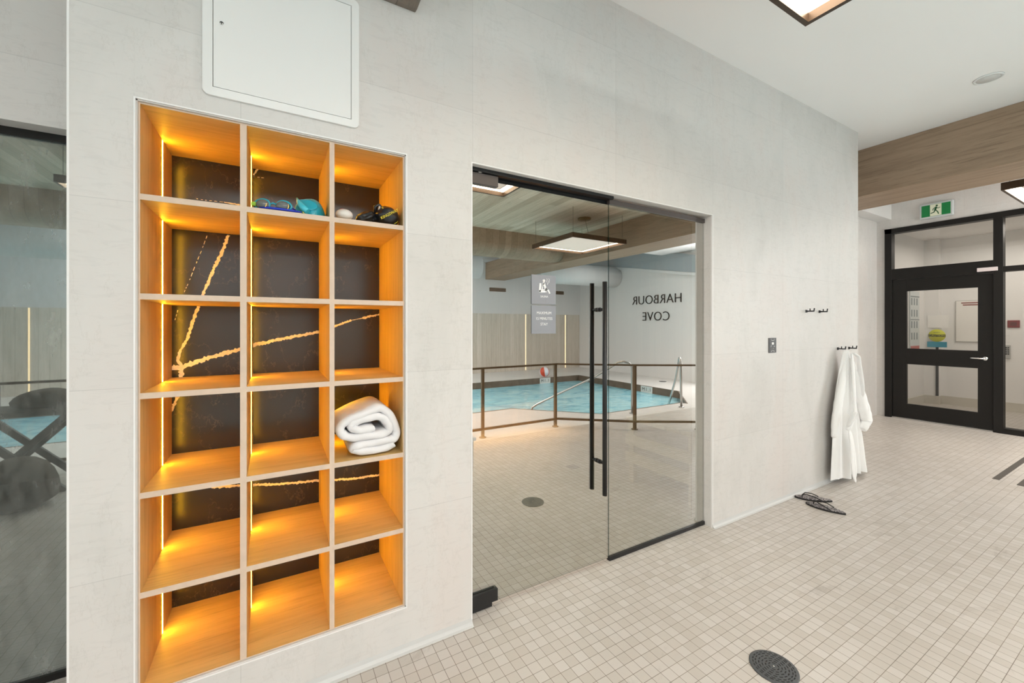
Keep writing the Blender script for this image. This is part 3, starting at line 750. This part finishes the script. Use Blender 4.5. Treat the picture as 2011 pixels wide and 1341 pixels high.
fd = thing('floor_drain', 'round dark grey floor drain grate in the mosaic floor', 'drain', (1.765, -.842, 0))
dg = plain('drain_grey', (.085, .09, .095), .5); dr = .088
MB().lathe([(0, .0008), (dr, .0008), (dr, .004), (dr - .004, .0055), (0, .0055)], n=64).done('plate', dg, fd)
mb = MB()
for k, rad in enumerate((.018, .029, .041, .053, .065, .074)):
    nseg = (6, 10, 12, 16, 20, 24)[k]
    for i in range(nseg):
        a0 = 2 * math.pi * (i + .15) / nseg; a1 = 2 * math.pi * (i + .80) / nseg; st_ = 4
        v = []
        for q in range(st_ + 1):
            a = a0 + (a1 - a0) * q / st_
            v += [((rad - .0022) * math.cos(a), (rad - .0022) * math.sin(a), .0062), ((rad + .0022) * math.cos(a), (rad + .0022) * math.sin(a), .0062)]
        mb.add(v, [(2 * q, 2 * q + 1, 2 * q + 3, 2 * q + 2) for q in range(st_)])
o = mb.done('slots', M['black'], fd)
MB().lathe([(0, .0063), (.004, .0063), (.003, .0075), (0, .0078)], n=16).done('screw', M['steel'], fd)
# dark inlaid floor strips
sm_ = plain('dark_grip_strip', (.085, .075, .065), .7)
for i, (xa, xb, yc) in enumerate(((5.68, 7.35, -.735), (5.64, 7.35, -.885))):
    q = MB().box(xa, xb, yc - .022, yc + .022, 0, .0025).done('grip_strip', sm_)
    tag(q, ('dark brown grip strip on the floor, the one farther from the camera', 'dark brown grip strip on the floor, the one at the right image edge')[i], 'floor strip')

# =================================================================== PENDANTS
def make_pendant(s, label):
    p = thing('pendant_light', label, 'pendant light')
    h = s / 2; fw = .022
    mb = MB(); mb.box(-h, h, -h, -h + fw, 0, .075); mb.box(-h, h, h - fw, h, 0, .075); mb.box(-h, -h + fw, -h + fw, h - fw, 0, .075); mb.box(h - fw, h, -h + fw, h - fw, 0, .075)
    mb.box(-h + fw, h - fw, -h + fw, h - fw, .065, .075)
    mb.done('frame', plain('pendant_frame', (.055, .035, .022), .4, .3), p)
    g = h - fw; q = g - .085
    mb = MB(); z0, z1 = .042, .06
    mb.box(-g, g, -g, -q, z0, z1); mb.box(-g, g, q, g, z0, z1); mb.box(-g, -q, -q, q, z0, z1); mb.box(q, g, -q, q, z0, z1)
    mb.done('led_diffuser', M['ring'], p)
    ipn = MB().box(-q + .006, q - .006, -q + .006, q - .006, .036, .060).done('inner_panel', M['pend_in'], p)
    mb = MB(); mb.box(-q, q, -q, -q + .006, .033, .06); mb.box(-q, q, q - .006, q, .033, .06); mb.box(-q, -q + .006, -q + .006, q - .006, .033, .06); mb.box(q - .006, q, -q + .006, q - .006, .033, .06)
    mb.done('inner_trim', M['darkgrey'], ipn)
    H = CZ - 2.78
    for sx in (-1, 1):
        for sy in (-1, 1):
            MB().tube([(sx * (h - .05), sy * (h - .05), .05), (sx * (h - .05), sy * (h - .05), H)], .0022, 8).done('cable', M['darkgrey'], p)
    mb = MB(); mb.lathe([(0, H - .03), (.11, H - .03), (.115, H - .002), (0, H - .002)], (.1, .05, 0), 40); mb.done('canopy', plain('brass_canopy', (.20, .13, .05), .35, .5), p)
    mb = MB(); mb.tube([(.12, .05, H - .02), (.16, .08, H * .5), (.14, .1, .05)], .003, 8); mb.done('power_cord', M['black'], p)
    return p
p1 = make_pendant(1.154, 'square pendant light cut off by the top of the photo'); p1.location = (1.537, -1.3765, 2.78)
p2 = copy_tree(p1); p2.location = (4.55, -3.70, 2.78); p2['label'] = 'square pendant light mirrored in the sauna glass below the plank ceiling'
p3 = copy_tree(p1); p3.location = (6.977, -1.217, 2.78); p3['label'] = 'square pendant light hanging before the exit door, at right edge'
p4 = copy_tree(p1); p4.location = (-1.27, -3.28, 2.78); p4['label'] = 'square pendant light mirrored in the left shopfront glass'

# =================================================================== POOL SIDE
rl = thing('pool_railing', 'bronze square tube railing with kink along the pool deck', 'railing', (0, 0, 0))
rp = [(-7.4, -2.73), (3.40, -2.73), (4.20, -2.07), (5.35, -1.46)]
rp = [(-7.4, -2.73), (3.40, -2.73), (4.20, -2.07), (4.95, -1.62)]
mb = MB()
for a, b in zip(rp[:-1], rp[1:]): mb.bar((a[0], a[1], .868), (b[0], b[1], .868), .045, .022)
mb.done('top_rail', M['bronze'], rl)
mb = MB()
for a, b in zip(rp[:-1], rp[1:]): mb.bar((a[0], a[1], .105), (b[0], b[1], .105), .03, .028)
mb.done('lower_rail', M['bronze'], rl)
for (x, y) in [(-6.8, -2.73), (-5.5, -2.73), (-2.3, -2.73), (-1.1, -2.73), (0.0, -2.73), (1.12, -2.73), (2.24, -2.73), (3.36, -2.73), (4.20, -2.07), (4.93, -1.63)]:
    MB().box(x - .017, x + .017, y - .017, y + .017, .008, .857).done('post', M['bronze'], rl)
    MB().lathe([(0, 0), (.045, 0), (.045, .008), (0, .012)], (x, y, 0), 24).done('base_flange', M['bronze'], rl)
hr = thing('stair_handrail', 'bent steel handrail running down into the pool', 'handrail', (0, 0, 0))
pts = [(4.92, -2.80, 0.0), (4.92, -2.80, .68), (4.915, -2.805, .75), (4.89, -2.832, .80), (4.832, -2.896, .825), (4.767, -2.965, .806), (4.718, -3.017, .755), (4.497, -3.243, .547), (4.106, -3.62, .275), (3.82, -3.88, .075), (3.76, -3.93, .02), (3.72, -3.97, -.12), (3.70, -4.0, -.35)]
MB().tube(pts, .019, 16).done('tube', M['steel'], hr)
MB().lathe([(0, 0), (.045, 0), (.045, .01), (0, .014)], (4.92, -2.80, 0), 24).done('base_flange', M['steel'], hr)
# that base stands on the deck beside the basin
ld = thing('pool_grab_rail', 'slim steel grab rail standing at the far right corner of the pool', 'grab rail', (6.02, -2.73, 0))
MB().tube([(0, 0, 0), (.01, -.02, .74), (.015, -.035, .82), (.03, -.06, .845), (.045, -.08, .82), (.06, -.10, .76), (.134, -.22, .446), (.28, -.52, -.15), (.32, -.60, -.4)], .019, 14).done('tube', M['steel'], ld)
MB().lathe([(0, 0), (.045, 0), (.045, .012), (0, .018)], (0, 0, 0), 20).done('base_flange', M['steel'], ld)
# beach ball
bb = MB(); n_, m_ = 36, 18; rb = .135
for g in range(6):
    mi = 0 if g % 2 == 0 else (1 if g != 3 else 2)
    for i in range(6):
        a0 = 2 * math.pi * (g * 6 + i) / n_; a1 = 2 * math.pi * (g * 6 + i + 1) / n_
        for j in range(m_):
            t0 = math.pi * j / m_; t1 = math.pi * (j + 1) / m_
            P = lambda a, t_: (rb * math.sin(t_) * math.cos(a), rb * math.sin(t_) * math.sin(a), rb * math.cos(t_))
            bb.add([P(a0, t0), P(a1, t0), P(a1, t1), P(a0, t1)], [(0, 1, 2, 3)], mi, True)
b = bb.done('beach_ball', [plain('ball_white', (.82, .83, .88), .3), plain('ball_red', (.75, .09, .04), .3), plain('ball_red_orange', (.78, .12, .05), .3)], loc=(6.37, -7.37, rb + .002))
b.rotation_euler = (R(8), R(-14), R(62)); tag(b, 'red and white beach ball at the far edge of the pool', 'beach ball')
# depth markers
def marker(loc, rz, lab):
    o = thing('depth_marker', lab, 'pool depth marker', loc, rz)
    MB().box(-.17, .17, -.006, 0, -.15, -.004).done('tile', plain('marker_white', (.82, .81, .77), .35), o)
    text('lettering', '1.1M', .115, (90, 0, 0), (0, -.0075, -.078), plain('marker_ink', (.03, .03, .03), .5), o, .001, spc=1.25)
marker((6.27, -7.195, 0), R(180), 'white depth tile marked 1.1M on the far pool edge')
marker((7.433, -4.75, 0), R(-90), 'white depth tile marked 1.1M on the right pool edge')
# wall lettering
lt = text('wall_lettering', 'HARBOUR', .352, (90, 0, -90), (8.958, -5.80, 2.11), M['black'], None, .008, offset=-.004, spc=1.04)
lt2 = text('wall_lettering', 'COVE', .352, (90, 0, -90), (8.958, -5.80, 1.648), M['black'], None, .008, offset=-.004, spc=1.04)
tag(lt, 'black wall lettering reading HARBOUR', 'lettering', ); tag(lt2, 'black wall lettering reading COVE', 'lettering')
# far wall leds
for i, x in enumerate((-5.8, -4.29, 6.81, 8.37)):
    q = MB().box(x - .011, x + .011, -9.052, -9.044, .01, 1.76).done('wall_light_strip', M['ledfar'])
    tag(q, ['warm light strip in the plank wall, farthest from the lettered wall', 'warm light strip mirrored in the left shopfront glass',
            'warm light strip in the plank wall left of the sauna sign reflection', 'warm light strip in the plank wall right of the sauna sign reflection'][i], 'light strip')
for i, (x0_, x1_) in enumerate(((5.53, 6.09), (7.80, 8.30))):
    q = thing('wall_vent', ['bronze slot vent high on far wall, left one', 'bronze slot vent high on far wall, nearer the lettered wall'][i], 'vent', ((x0_ + x1_) / 2, -9.048, 2.49))
    hw_ = (x1_ - x0_) / 2
    MB().box(-hw_, hw_, 0, .012, -.055, .055).done('frame', M['bronze'], q)
    mb = MB()
    for k in range(3): mb.box(-hw_ + .015, hw_ - .015, .012, .018, -.035 + k * .03, -.023 + k * .03)
    mb.done('slats', M['darkgrey'], q)
duct = plain('duct_white', (.74, .75, .74), .5)
for i, (xa, xb) in enumerate(((-7.3, 4.36), (6.06, 8.96))):
    q = MB().tube([(xa, -7.35, 2.87), (xb, -7.35, 2.87)], .30, 40).done('air_duct', duct)
    tag(q, ['white round air duct above the pool, left of the beam', 'white round air duct meeting the lettered wall'][i], 'duct')
for (x, y) in ((8.4, -5.1),):
    q = MB().lathe([(0, .001), (.09, .001), (.09, .004), (0, .006)], (x, y, 0), 24).done('deck_drain', dg); tag(q, 'small dark round drain on the pool deck by the lettered wall', 'drain')

# folding table, bag and backpack mirrored in the left glass
ftb = thing('folding_table', 'dark folding table with crossed legs mirrored in left glass', 'table', (-1.85, -2.2, 0))
dk = plain('table_dark', (.06, .055, .05), .6)
MB().box(-.42, .42, -.22, .22, .66, .70).done('tabletop', dk, ftb, bevel=.005)
for sy in (-.18, .18):
    mb = MB(); mb.bar((-.32, sy, .66), (.30, sy, .0), .03, .05); mb.done('leg', dk, ftb)
    mb = MB(); mb.bar((.32, sy * .86, .66), (-.30, sy * .86, .0), .03, .05); mb.done('leg', dk, ftb)
def blob(name, loc, prof, depth, mat, label, cat):
    mb = MB(); n = len(prof)
    ys = [-1, -.8, 0, .8, 1]; sc = [.72, .95, 1, .95, .72]
    cx = sum(p[0] for p in prof) / n; cz = min(p[1] for p in prof)
    vs = []
    for y, s in zip(ys, sc): vs += [(cx + (p[0] - cx) * s, y * depth, cz + (p[1] - cz) * s) for p in prof]
    fs = [(a * n + i, a * n + (i + 1) % n, (a + 1) * n + (i + 1) % n, (a + 1) * n + i) for a in range(4) for i in range(n)]
    fs += [tuple(range(n))[::-1], tuple(range(4 * n, 5 * n))]
    mb.add(vs, fs, 0, True); o = mb.done(name, mat, loc=loc, subsurf=1); return tag(o, label, cat)
bagc = plain('bag_brown_grey', (.10, .085, .07), .8, 0, .2, .2, 20)
blob('duffel_bag', (-1.72, -2.2, .701), [(-.19, 0), (.22, 0), (.25, .06), (.17, .12), (.06, .165), (-.05, .16), (-.15, .13), (-.22, .07)], .14, bagc, 'soft dark duffel bag lying on the folding table', 'bag')
bx_ = MB().box(-.055, .055, -.05, .05, 0, .2).done('equipment_case', plain('case_grey', (.09, .09, .09), .5), loc=(-2.06, -2.2, .701), bevel=.008)
tag(bx_, 'upright dark grey case beside the duffel bag', 'case')
blob('backpack', (-1.72, -1.72, .003), [(-.2, 0), (.22, 0), (.24, .12), (.2, .3), (.1, .4), (-.08, .41), (-.18, .3), (-.23, .1)], .13, bagc, 'dark backpack standing on the floor before the folding table', 'backpack')

# =================================================================== SAUNA CONTENTS
bn = thing('sauna_bench', 'pale wood sauna bench with slatted side seen through the fixed glass', 'bench', (0, 0, 0))
bx0, bx1, by0, by1 = 2.74, 4.55, .22, .93
mb = MB()
for k in range(5): mb.box(bx0, bx1, by0 + k * .145, by0 + k * .145 + .125, .55, .585)
mb.done('seat', wood('aspen_seat', (.78, .68, .52), (.68, .57, .42), 'X', gs=.8), bn, bevel=.003)
for z0, z1 in ((.18, .272), (.34, .428)):
    MB().box(bx0 - .004, bx0 + .022, by0, by1 + .005, z0, z1).done('side_board', M['bench'], bn, bevel=.002)
for x in (bx0 + .022, 4.4):
    for y in (by0 + .02, by1 - .07): MB().box(x, x + .045, y, y + .06, 0.0, .549).done('leg', M['bench'], bn, bevel=.002)
b2 = thing('sauna_bench', 'wide wood bench along the sauna back wall', 'bench', (0, 0, 0))
mb = MB()
for k in range(4): mb.box(.9, 4.3, 2.62 + k * .14, 2.62 + k * .14 + .12, .43, .465)
mb.done('seat', wood('aspen_seat_back', (.70, .58, .42), (.6, .48, .34), 'X', gs=.8), b2, bevel=.003)
for x in (1.0, 4.2):
    for y in (2.70, 3.08): MB().box(x, x + .05, y, y + .06, 0.0, .429).done('leg', M['bench'], b2)
stp = thing('wooden_step', 'low brown wooden step box on the sauna floor', 'step', (1.3, 2.1, 0))
MB().box(-.38, .38, -.25, .25, .285, .32).done('tread', M['sauna_wood'], stp, bevel=.003)
mb = MB(); mb.box(-.36, .36, -.235, -.21, 0, .284); mb.box(-.36, .36, .21, .235, 0, .284); mb.box(-.36, -.335, -.21, .21, 0, .284); mb.box(.335, .36, -.21, .21, 0, .284); mb.done('side_board', M['sauna_wood'], stp)
q = MB().box(-.05, .05, -.05, .05, 0.0003, .003).done('square_drain', plain('drain_dark', (.05, .05, .045), .5), loc=(2.547, 1.45, 0)); tag(q, 'small square dark drain in the sauna floor', 'drain')
q = MB().lathe([(0, .0005), (.17, .0005), (.17, .004), (0, .005)], (0, 0, 0), 40).done('round_disc', plain('disc_dark', (.03, .032, .035), .6), loc=(3.14, .66, 0)); tag(q, 'dark round disc on the sauna floor under the bench', 'mat')  # thin dark disc lying on the tiles

# =================================================================== TOWEL, CAP, GOGGLES, BALL, BAG
m, t, out = nt('white_terry'); b_ = pbsdf(t, out, (.84, .83, .84), .95, 0, .1); bump(t, b_, noise(t, coords(t), 420, 3, .6), .35, .003); M['towel'] = m
def ribbon(path, th, y0, y1, name, mat, parent, nb=7, bulge=.012, sub=1):
    """sheet of thickness th following an XZ path, extruded in Y with soft puffed edges"""
    mb = MB(); n = len(path); up = []; dn = []
    for i, p in enumerate(path):
        a, c = path[max(0, i - 1)], path[min(n - 1, i + 1)]; dx, dz = c[0] - a[0], c[1] - a[1]; l = math.hypot(dx, dz) or 1
        nx, nz = -dz / l, dx / l; k = th / 2 * (.35 if i in (0, n - 1) else 1)
        up.append((p[0] + nx * k, p[1] + nz * k)); dn.append((p[0] - nx * k, p[1] - nz * k))
    loop = up + dn[::-1]; N = len(loop); cx = sum(p[0] for p in loop) / N; cz = sum(p[1] for p in loop) / N
    vs = []
    for j in range(nb):
        s = j / (nb - 1); y = y0 + (y1 - y0) * s
        for i, (x, z) in enumerate(loop):
            yo = math.sin(i * 1.7) * .0025 + math.sin(i * .6 + 1) * .004
            vs.append((x, y + yo * (1 - s), z + .002 * math.sin(5 * s + i)))
    fs = [(j * N + i, j * N + (i + 1) % N, (j + 1) * N + (i + 1) % N, (j + 1) * N + i) for j in range(nb - 1) for i in range(N)]
    for j in (0, nb - 1):
        for i in range(n - 1): fs.append((j * N + i, j * N + i + 1, j * N + N - 2 - i, j * N + N - 1 - i))
    mb.add(vs, fs, 0, True); return mb.done(name, mat, parent, subsurf=sub)
def arc(cx, cz, rx, rz, a0, a1, n, rot=0):
    P = []
    for k in range(n + 1):
        a = R(a0 + (a1 - a0) * k / n); x, z = rx * math.cos(a), rz * math.sin(a); c, s = math.cos(R(rot)), math.sin(R(rot)); P.append((cx + x * c - z * s, cz + x * s + z * c))
    return P
tw = thing('rolled_towel', 'thick white towel folded and rolled on the cubby shelf', 'towel', (.3445, .085, .8648))
def catmull(P, k=4):
    Q = []
    for i in range(len(P) - 1):
        p0, p1, p2, p3 = P[max(0, i - 1)], P[i], P[i + 1], P[min(len(P) - 1, i + 2)]
        for q in range(k):
            t = q / k
            Q.append(tuple(.5 * (2 * b + (c - a) * t + (2 * a - 5 * b + 4 * c - d) * t * t + (3 * b - a - 3 * c + d) * t ** 3) for a, b, c, d in zip(p0, p1, p2, p3)))
    return Q + [P[-1]]
TP = [(850, 690), (700, 700), (560, 715), (470, 650), (590, 570), (800, 490), (960, 495), (1060, 590), (1085, 710), (960, 775), (720, 810), (480, 845), (350, 800), (300, 720), (380, 600), (620, 470), (880, 345), (1040, 400), (1150, 560), (1205, 720), (1165, 840), (1000, 885), (760, 925), (570, 975), (500, 1030), (600, 1055), (850, 1035), (1060, 985), (1170, 930)]
TP = [((x - 770) * .000255, (1108 - y - .15 * (x - 560)) * .000258) for x, y in TP]
ribbon(catmull(TP), .036, -.06, .20, 'folded_cloth', M['towel'], tw, nb=8)

sz = 1.8342
cap = thing('swimming_hat', 'glossy teal swim hat folded on the top shelf', 'swim hat', (.118, .125, sz))
cap.scale = (1.15, 1.15, 1.22)
capm = plain('teal_silicone', (.02, .42, .56), .22, 0, .6)
mb = MB(); n_, m_ = 40, 16; vs = []
for j in range(m_ + 1):
    t_ = (math.pi / 2) * j / m_
    for i in range(n_):
        a = 2 * math.pi * i / n_
        x = .054 * math.cos(a) * math.cos(t_) ** .8; y = .075 * math.sin(a) * math.cos(t_) ** .8; z = .072 * math.sin(t_)
        dent = math.exp(-((x + .028) ** 2 + (y + .045) ** 2) / .0007) * .022
        vs.append((x + .35 * dent, y + 1.3 * dent, max(0.0, z - .6 * dent) + .001))
fs = [(j * n_ + i, j * n_ + (i + 1) % n_, (j + 1) * n_ + (i + 1) % n_, (j + 1) * n_ + i) for j in range(m_) for i in range(n_)]
mb.add(vs, fs, 0, True); mb.done('dome', capm, cap, subsurf=1)
MB().tube([(-.040, -.032, .061), (-.036, -.056, .044), (-.024, -.070, .024), (-.010, -.078, .011)], [.003, .007, .011, .010], 14).done('rolled_rim', plain('teal_silicone_light', (.06, .55, .68), .22, 0, .6), cap)
mb = MB(); mb.add([(-.052, -.028, .060), (.012, -.055, .062), (.035, -.072, .030), (-.010, -.074, .012), (-.03, -.066, .03), (-.035, -.05, .036)], [(0, 1, 5), (1, 2, 4, 5), (2, 3, 4)], 0, True)
md = mb.done('folded_flap', capm, cap); s_ = md.modifiers.new('s', 'SOLIDIFY'); s_.thickness = .002; s_ = md.modifiers.new('ss', 'SUBSURF'); s_.levels = s_.render_levels = 2

def goggles(name_label, loc, frame_c, lens_c, strap_c, rz, tilt, clip):
    g = thing('swim_goggles', name_label, 'goggles', loc, rz); g.scale = (1.08, 1.08, 1.25)
    fm_ = plain('goggle_frame', frame_c, .25); lm_, t, out = nt('goggle_lens'); b = pbsdf(t, out, lens_c, .08, 0, .6); b.inputs['Transmission Weight'].default_value = .55
    for sx in (-1, 1):
        ring = [(sx * .031 + .024 * math.cos(a) * (1 + .12 * sx * math.cos(a)), -.004 * math.cos(a), .019 + .0155 * math.sin(a)) for a in [2 * math.pi * k / 24 for k in range(24)]]
        gk = MB().tube(ring, .0034, 10, closed=True).done('gasket', fm_, g)
        mb = MB(); mb.lathe([(.0001, .012), (.012, .011), (.020, .006), (.0225, 0)], (sx * .031, -.001, .019), 24, axis='Y', sy=.68); mb.done('lens', lm_, gk)
    MB().tube([(-.010, 0, .022), (0, -.003, .025), (.010, 0, .022)], .003, 10).done('nose_bridge', fm_, g)
    mb = MB()
    arcp = [(.056, .0, .018), (.066, .02, .016), (.06, .05, .014), (.02, .065, .012), (-.03, .062, .012), (-.062, .04, .014), (-.062, .015, .017), (-.056, 0, .018)]
    mb.tube(arcp, .004, 8, flat=.4); mb.done('strap', plain('goggle_strap', strap_c, .4), g)
    if clip: MB().box(-.066, -.052, -.006, .004, .012, .024).done('side_clip', plain('lime_clip', (.35, .65, .05), .4), g, bevel=.002)
    return g
goggles('pale green swim goggles behind the blue pair on the top shelf', (-.012, .150, sz), (.25, .55, .48), (.55, .6, .45), (.75, .8, .7), R(12), 0, True)
goggles('blue teal swim goggles with pale lenses beside the teal swim hat', (-.010, .045, sz), (.03, .36, .48), (.28, .30, .30), (.01, .05, .55), R(-10), 0, True)
bs = MB().tube([(-.055, .035, sz + .006), (-.02, .028, sz + .008), (.02, .026, sz + .007), (.05, .022, sz + .006), (.085, .022, sz + .005)], [.004, .007, .008, .007, .004], 12, flat=.7).done('goggle_strap_band', plain('royal_blue_rubber', (.01, .04, .55), .3)); tag(bs, 'royal blue rubber band lying in front of the goggles', 'strap')

eg = MB(); prof = [(0.0001, -.030)] + [(.036 * math.cos(R(a)), .0235 * math.sin(R(a))) for a in range(-80, 81, 10)] + [(0.0001, .0236)]
prof = [(max(.0001, .034 * math.cos(R(a))), .0235 * math.sin(R(a))) for a in range(-90, 91, 10)]
eg.lathe(prof, (0, 0, .0237), 36)
eo = eg.done('oval_ball', plain('ball_offwhite', (.80, .76, .72), .5), loc=(.243, .055, sz)); tag(eo, 'small white oval ball with a red patch on top', 'ball')
MB().lathe([(.0001, .0244), (.008, .0238), (.014, .0221)], (-.004, 0, .0237), 20).done('red_patch', plain('patch_red', (.75, .12, .10), .5), eo)

dbm = plain('black_nylon', (.012, .012, .014), .32, 0, .6, .3, 40); dbl = plain('yellow_print', (.75, .62, .03), .5)
db = thing('drawstring_bag', 'crumpled black drawstring bag with yellow lettering on the top shelf', 'bag', (.385, .09, sz))
def lump(rx, ry, rz_, c, seed, name, parent, mat, amp=.10, rot=0):
    mb = MB(); n_, m_ = 44, 22; vs = []
    for j in range(m_ + 1):
        th = math.pi * j / m_
        for i in range(n_):
            a = 2 * math.pi * i / n_; d = Vector((math.sin(th) * math.cos(a), math.sin(th) * math.sin(a), math.cos(th)))
            f = 1 + amp * (math.sin(5 * a + seed + 3 * th) * .4 + math.sin(9 * th + 2 * a + seed * 2) * .35 + math.sin(13 * a - 6 * th + seed) * .25) * math.sin(th)
            v = Vector((d.x * rx * f, d.y * ry * f, d.z * rz_ * f)); v.rotate(__import__('mathutils').Euler((0, R(rot), 0)))
            v += Vector(c); v.z = max(v.z, .001); vs.append(v)
    mb.add(vs, [(j * n_ + i, j * n_ + (i + 1) % n_, (j + 1) * n_ + (i + 1) % n_, (j + 1) * n_ + i) for j in range(m_) for i in range(n_)], 0, True)
    return mb.done(name, mat, parent)
pch = lump(.052, .06, .046, (.034, -.02, .040), 1.2, 'pouch', db, dbm, .07, 18)
lump(.046, .05, .030, (-.048, -.01, .026), 4.1, 'gathered_neck', db, dbm, .16, -20)
MB().tube([(-.012, -.02, .055), (-.018, -.03, .078), (-.002, -.035, .086), (.010, -.03, .075), (.012, -.02, .062)], .0075, 12).done('drawcord', dbm, db)
MB().tube([(-.004, -.044, .062), (-.001, -.045, .078)], .004, 10).done('toggle', plain('toggle_cream', (.7, .6, .5), .4), db)
tt = text('lettering', 'KINGSWAY', .0165, (90, -32, 0), (.032, -.0835, .040), dbl, pch, .0012)
text('lettering', 'K', .012, (90, -32, 0), (.004, -.078, .064), dbl, pch, .0012)
MB().tube([(.055, -.070, .004), (.066, -.068, .012), (.074, -.055, .022)], .0012, 6).done('yellow_stitch', dbl, db)

# =================================================================== FLIP FLOPS
zm, t, out = nt('zebra_sole'); b_ = pbsdf(t, out, (.2, .18, .18), .5)
t.links.new(ramp(t, noise(t, coords(t), 38, 3, .5, 2.5), [(.44, (.015, .013, .015)), (.50, (.12, .10, .11)), (.56, (.42, .39, .38))]), b_.inputs['Base Color'])
rub = plain('black_rubber', (.012, .011, .011), .6)
def flop(label, loc, rz, lean=0):
    f = thing('flip_flop', label, 'flip flop', loc, rz)
    out_ = []
    Ls, n = .255, 40
    for k in range(n):
        a = 2 * math.pi * k / n; x = Ls / 2 * math.cos(a)
        wd = .043 + .007 * math.cos(a) - .006 * math.cos(2 * a + .4); out_.append((x, wd * math.sin(a)))
    sl = MB().prism(out_, .0005, .012, 'Z', sm=True).done('sole', rub, f, bevel=.002)
    MB().prism([(x * .965, y * .93) for x, y in out_], .012, .0145, 'Z').done('footbed', zm, sl)
    MB().tube([(.075, 0, .013), (.073, 0, .03), (.05, .018, .042), (.0, .040, .034), (-.045, .040, .016)], .0036, 10, flat=1).done('strap', rub, f)
    MB().tube([(.075, 0, .013), (.073, 0, .03), (.05, -.018, .042), (.0, -.040, .034), (-.045, -.040, .016)], .0036, 10, flat=1).done('strap', rub, f)
    return f
flop('black patterned flip flop nearer the wall', (3.748, -.118, .0), math.atan2(.161, -.128) )
flop('black patterned flip flop in front, heel toward the camera', (3.635, -.248, .0), math.atan2(.25, -.03))

# =================================================================== BATHROBE
m, t, out = nt('white_waffle_cotton'); b_ = pbsdf(t, out, (.93, .93, .92), .9, 0, .1)
bump(t, b_, noise(t, coords(t), 220, 3, .6), .2, .002); rm = m
rb_ = thing('bathrobe', 'white cotton bathrobe with tied belt hanging from the hook by the wall corner', 'bathrobe', (4.47, -.06, 0))
def robe_body():
    mb = MB(); n_, m_ = 120, 44; vs = []
    for j in range(m_ + 1):
        s = j / m_; z = 1.185 - s * 1.135
        # left / right edges of the cloth (x local)
        lft = -.035 - .20 * min(1, s / .45) ** .8 - .055 * max(0, (s - .45) / .55)
        rgt = .035 + .13 * min(1, s / .5) ** .9 + .22 * max(0, (s - .35) / .65)
        xc, w = (lft + rgt) / 2, (rgt - lft) / 2
        d = .030 + .028 * min(1, s / .3); fa = .012 + .040 * s
        for i in range(n_):
            a = 2 * math.pi * i / n_; ca, sa = math.cos(a), math.sin(a)
            fold = abs(math.sin(6.2 * ca + 1.3 + .5 * s)) * .9 - .55 + math.sin(15 * ca + 2.0 - s) * .22
            x = xc + w * ca * (1 + .02 * math.sin(7 * a + 4 * s)); y = .0 - d * .1 + d * sa * .55 + (fa * fold if sa < 0 else 0)
            # front opening valley
            if sa < 0: y += .020 * s * math.exp(-((x + .0 - .0) / .018) ** 2)
            vs.append((x, min(max(y, -.085), .052), z + (.012 * math.sin(6 * ca) if j == m_ else 0)))
    mb.add(vs, [(j * n_ + i, j * n_ + (i + 1) % n_, (j + 1) * n_ + (i + 1) % n_, (j + 1) * n_ + i) for j in range(m_) for i in range(n_)], 0, True)
    mb.add(vs[:n_], [tuple(range(n_))], 0); return mb.done('body', rm, rb_)
robe_body()
def cloth_tube(name, pts, rad, flat, seed=0, n=28):
    # resample
    P = [Vector(p) for p in pts]; Q = []; RR = []
    for i in range(len(P) - 1):
        for k in range(5):
            u = k / 5; Q.append(P[i].lerp(P[i + 1], u)); RR.append((rad[i] * (1 - u) + rad[i + 1] * u) * (1 + .06 * math.sin(seed + 2.1 * len(Q))))
    Q.append(P[-1]); RR.append(rad[-1])
    o = MB().tube(Q, RR, n, flat=flat).done(name, rm, rb_, subsurf=1); return o
cloth_tube('sleeve', [(.03, -.02, 1.11), (.07, -.045, .95), (.14, -.055, .78), (.22, -.06, .62), (.26, -.06, .53), (.20, -.055, .44)], [.028, .05, .06, .068, .072, .042], .62, 1)
cloth_tube('sleeve', [(-.03, -.01, 1.10), (-.11, -.02, .92), (-.19, -.02, .72), (-.235, -.015, .55), (-.25, -.01, .42)], [.03, .045, .05, .045, .03], .6, 3)
ribbon_ = MB().tube([(-.012, -.05, 1.16), (-.03, -.065, 1.08), (-.05, -.075, .92), (-.05, -.085, .75), (-.04, -.09, .55)], [.014, .022, .026, .024, .016], 16, flat=.5).done('collar', rm, rb_, subsurf=1)
MB().tube([(.012, -.05, 1.16), (.05, -.07, 1.13), (.075, -.075, 1.12), (.05, -.08, 1.07), (.08, -.09, .92), (.11, -.09, .75)], [.014, .022, .016, .02, .026, .016], 16, flat=.5).done('collar', rm, rb_, subsurf=1)
bx = -.20
bl = MB(); bl.tube([(bx - .03, -.10, .53), (bx - .005, -.12, .58), (bx + .04, -.125, .66), (bx + .075, -.12, .655), (bx + .06, -.105, .60), (bx + .01, -.10, .54), (bx - .03, -.10, .50)], [.02, .026, .026, .022, .024, .024, .018], 14, flat=.35)
bl.tube([(bx + .0, -.10, .52), (bx + .01, -.115, .40), (bx + .015, -.12, .22), (bx + .03, -.12, .12), (bx + .06, -.13, .045)], [.02, .026, .030, .028, .014], 14, flat=.35)
bl.tube([(bx + .03, -.10, .50), (bx + .06, -.11, .36), (bx + .085, -.115, .2), (bx + .10, -.115, .07)], [.014, .022, .022, .012], 14, flat=.35)
bl.done('belt', rm, rb_, subsurf=1)
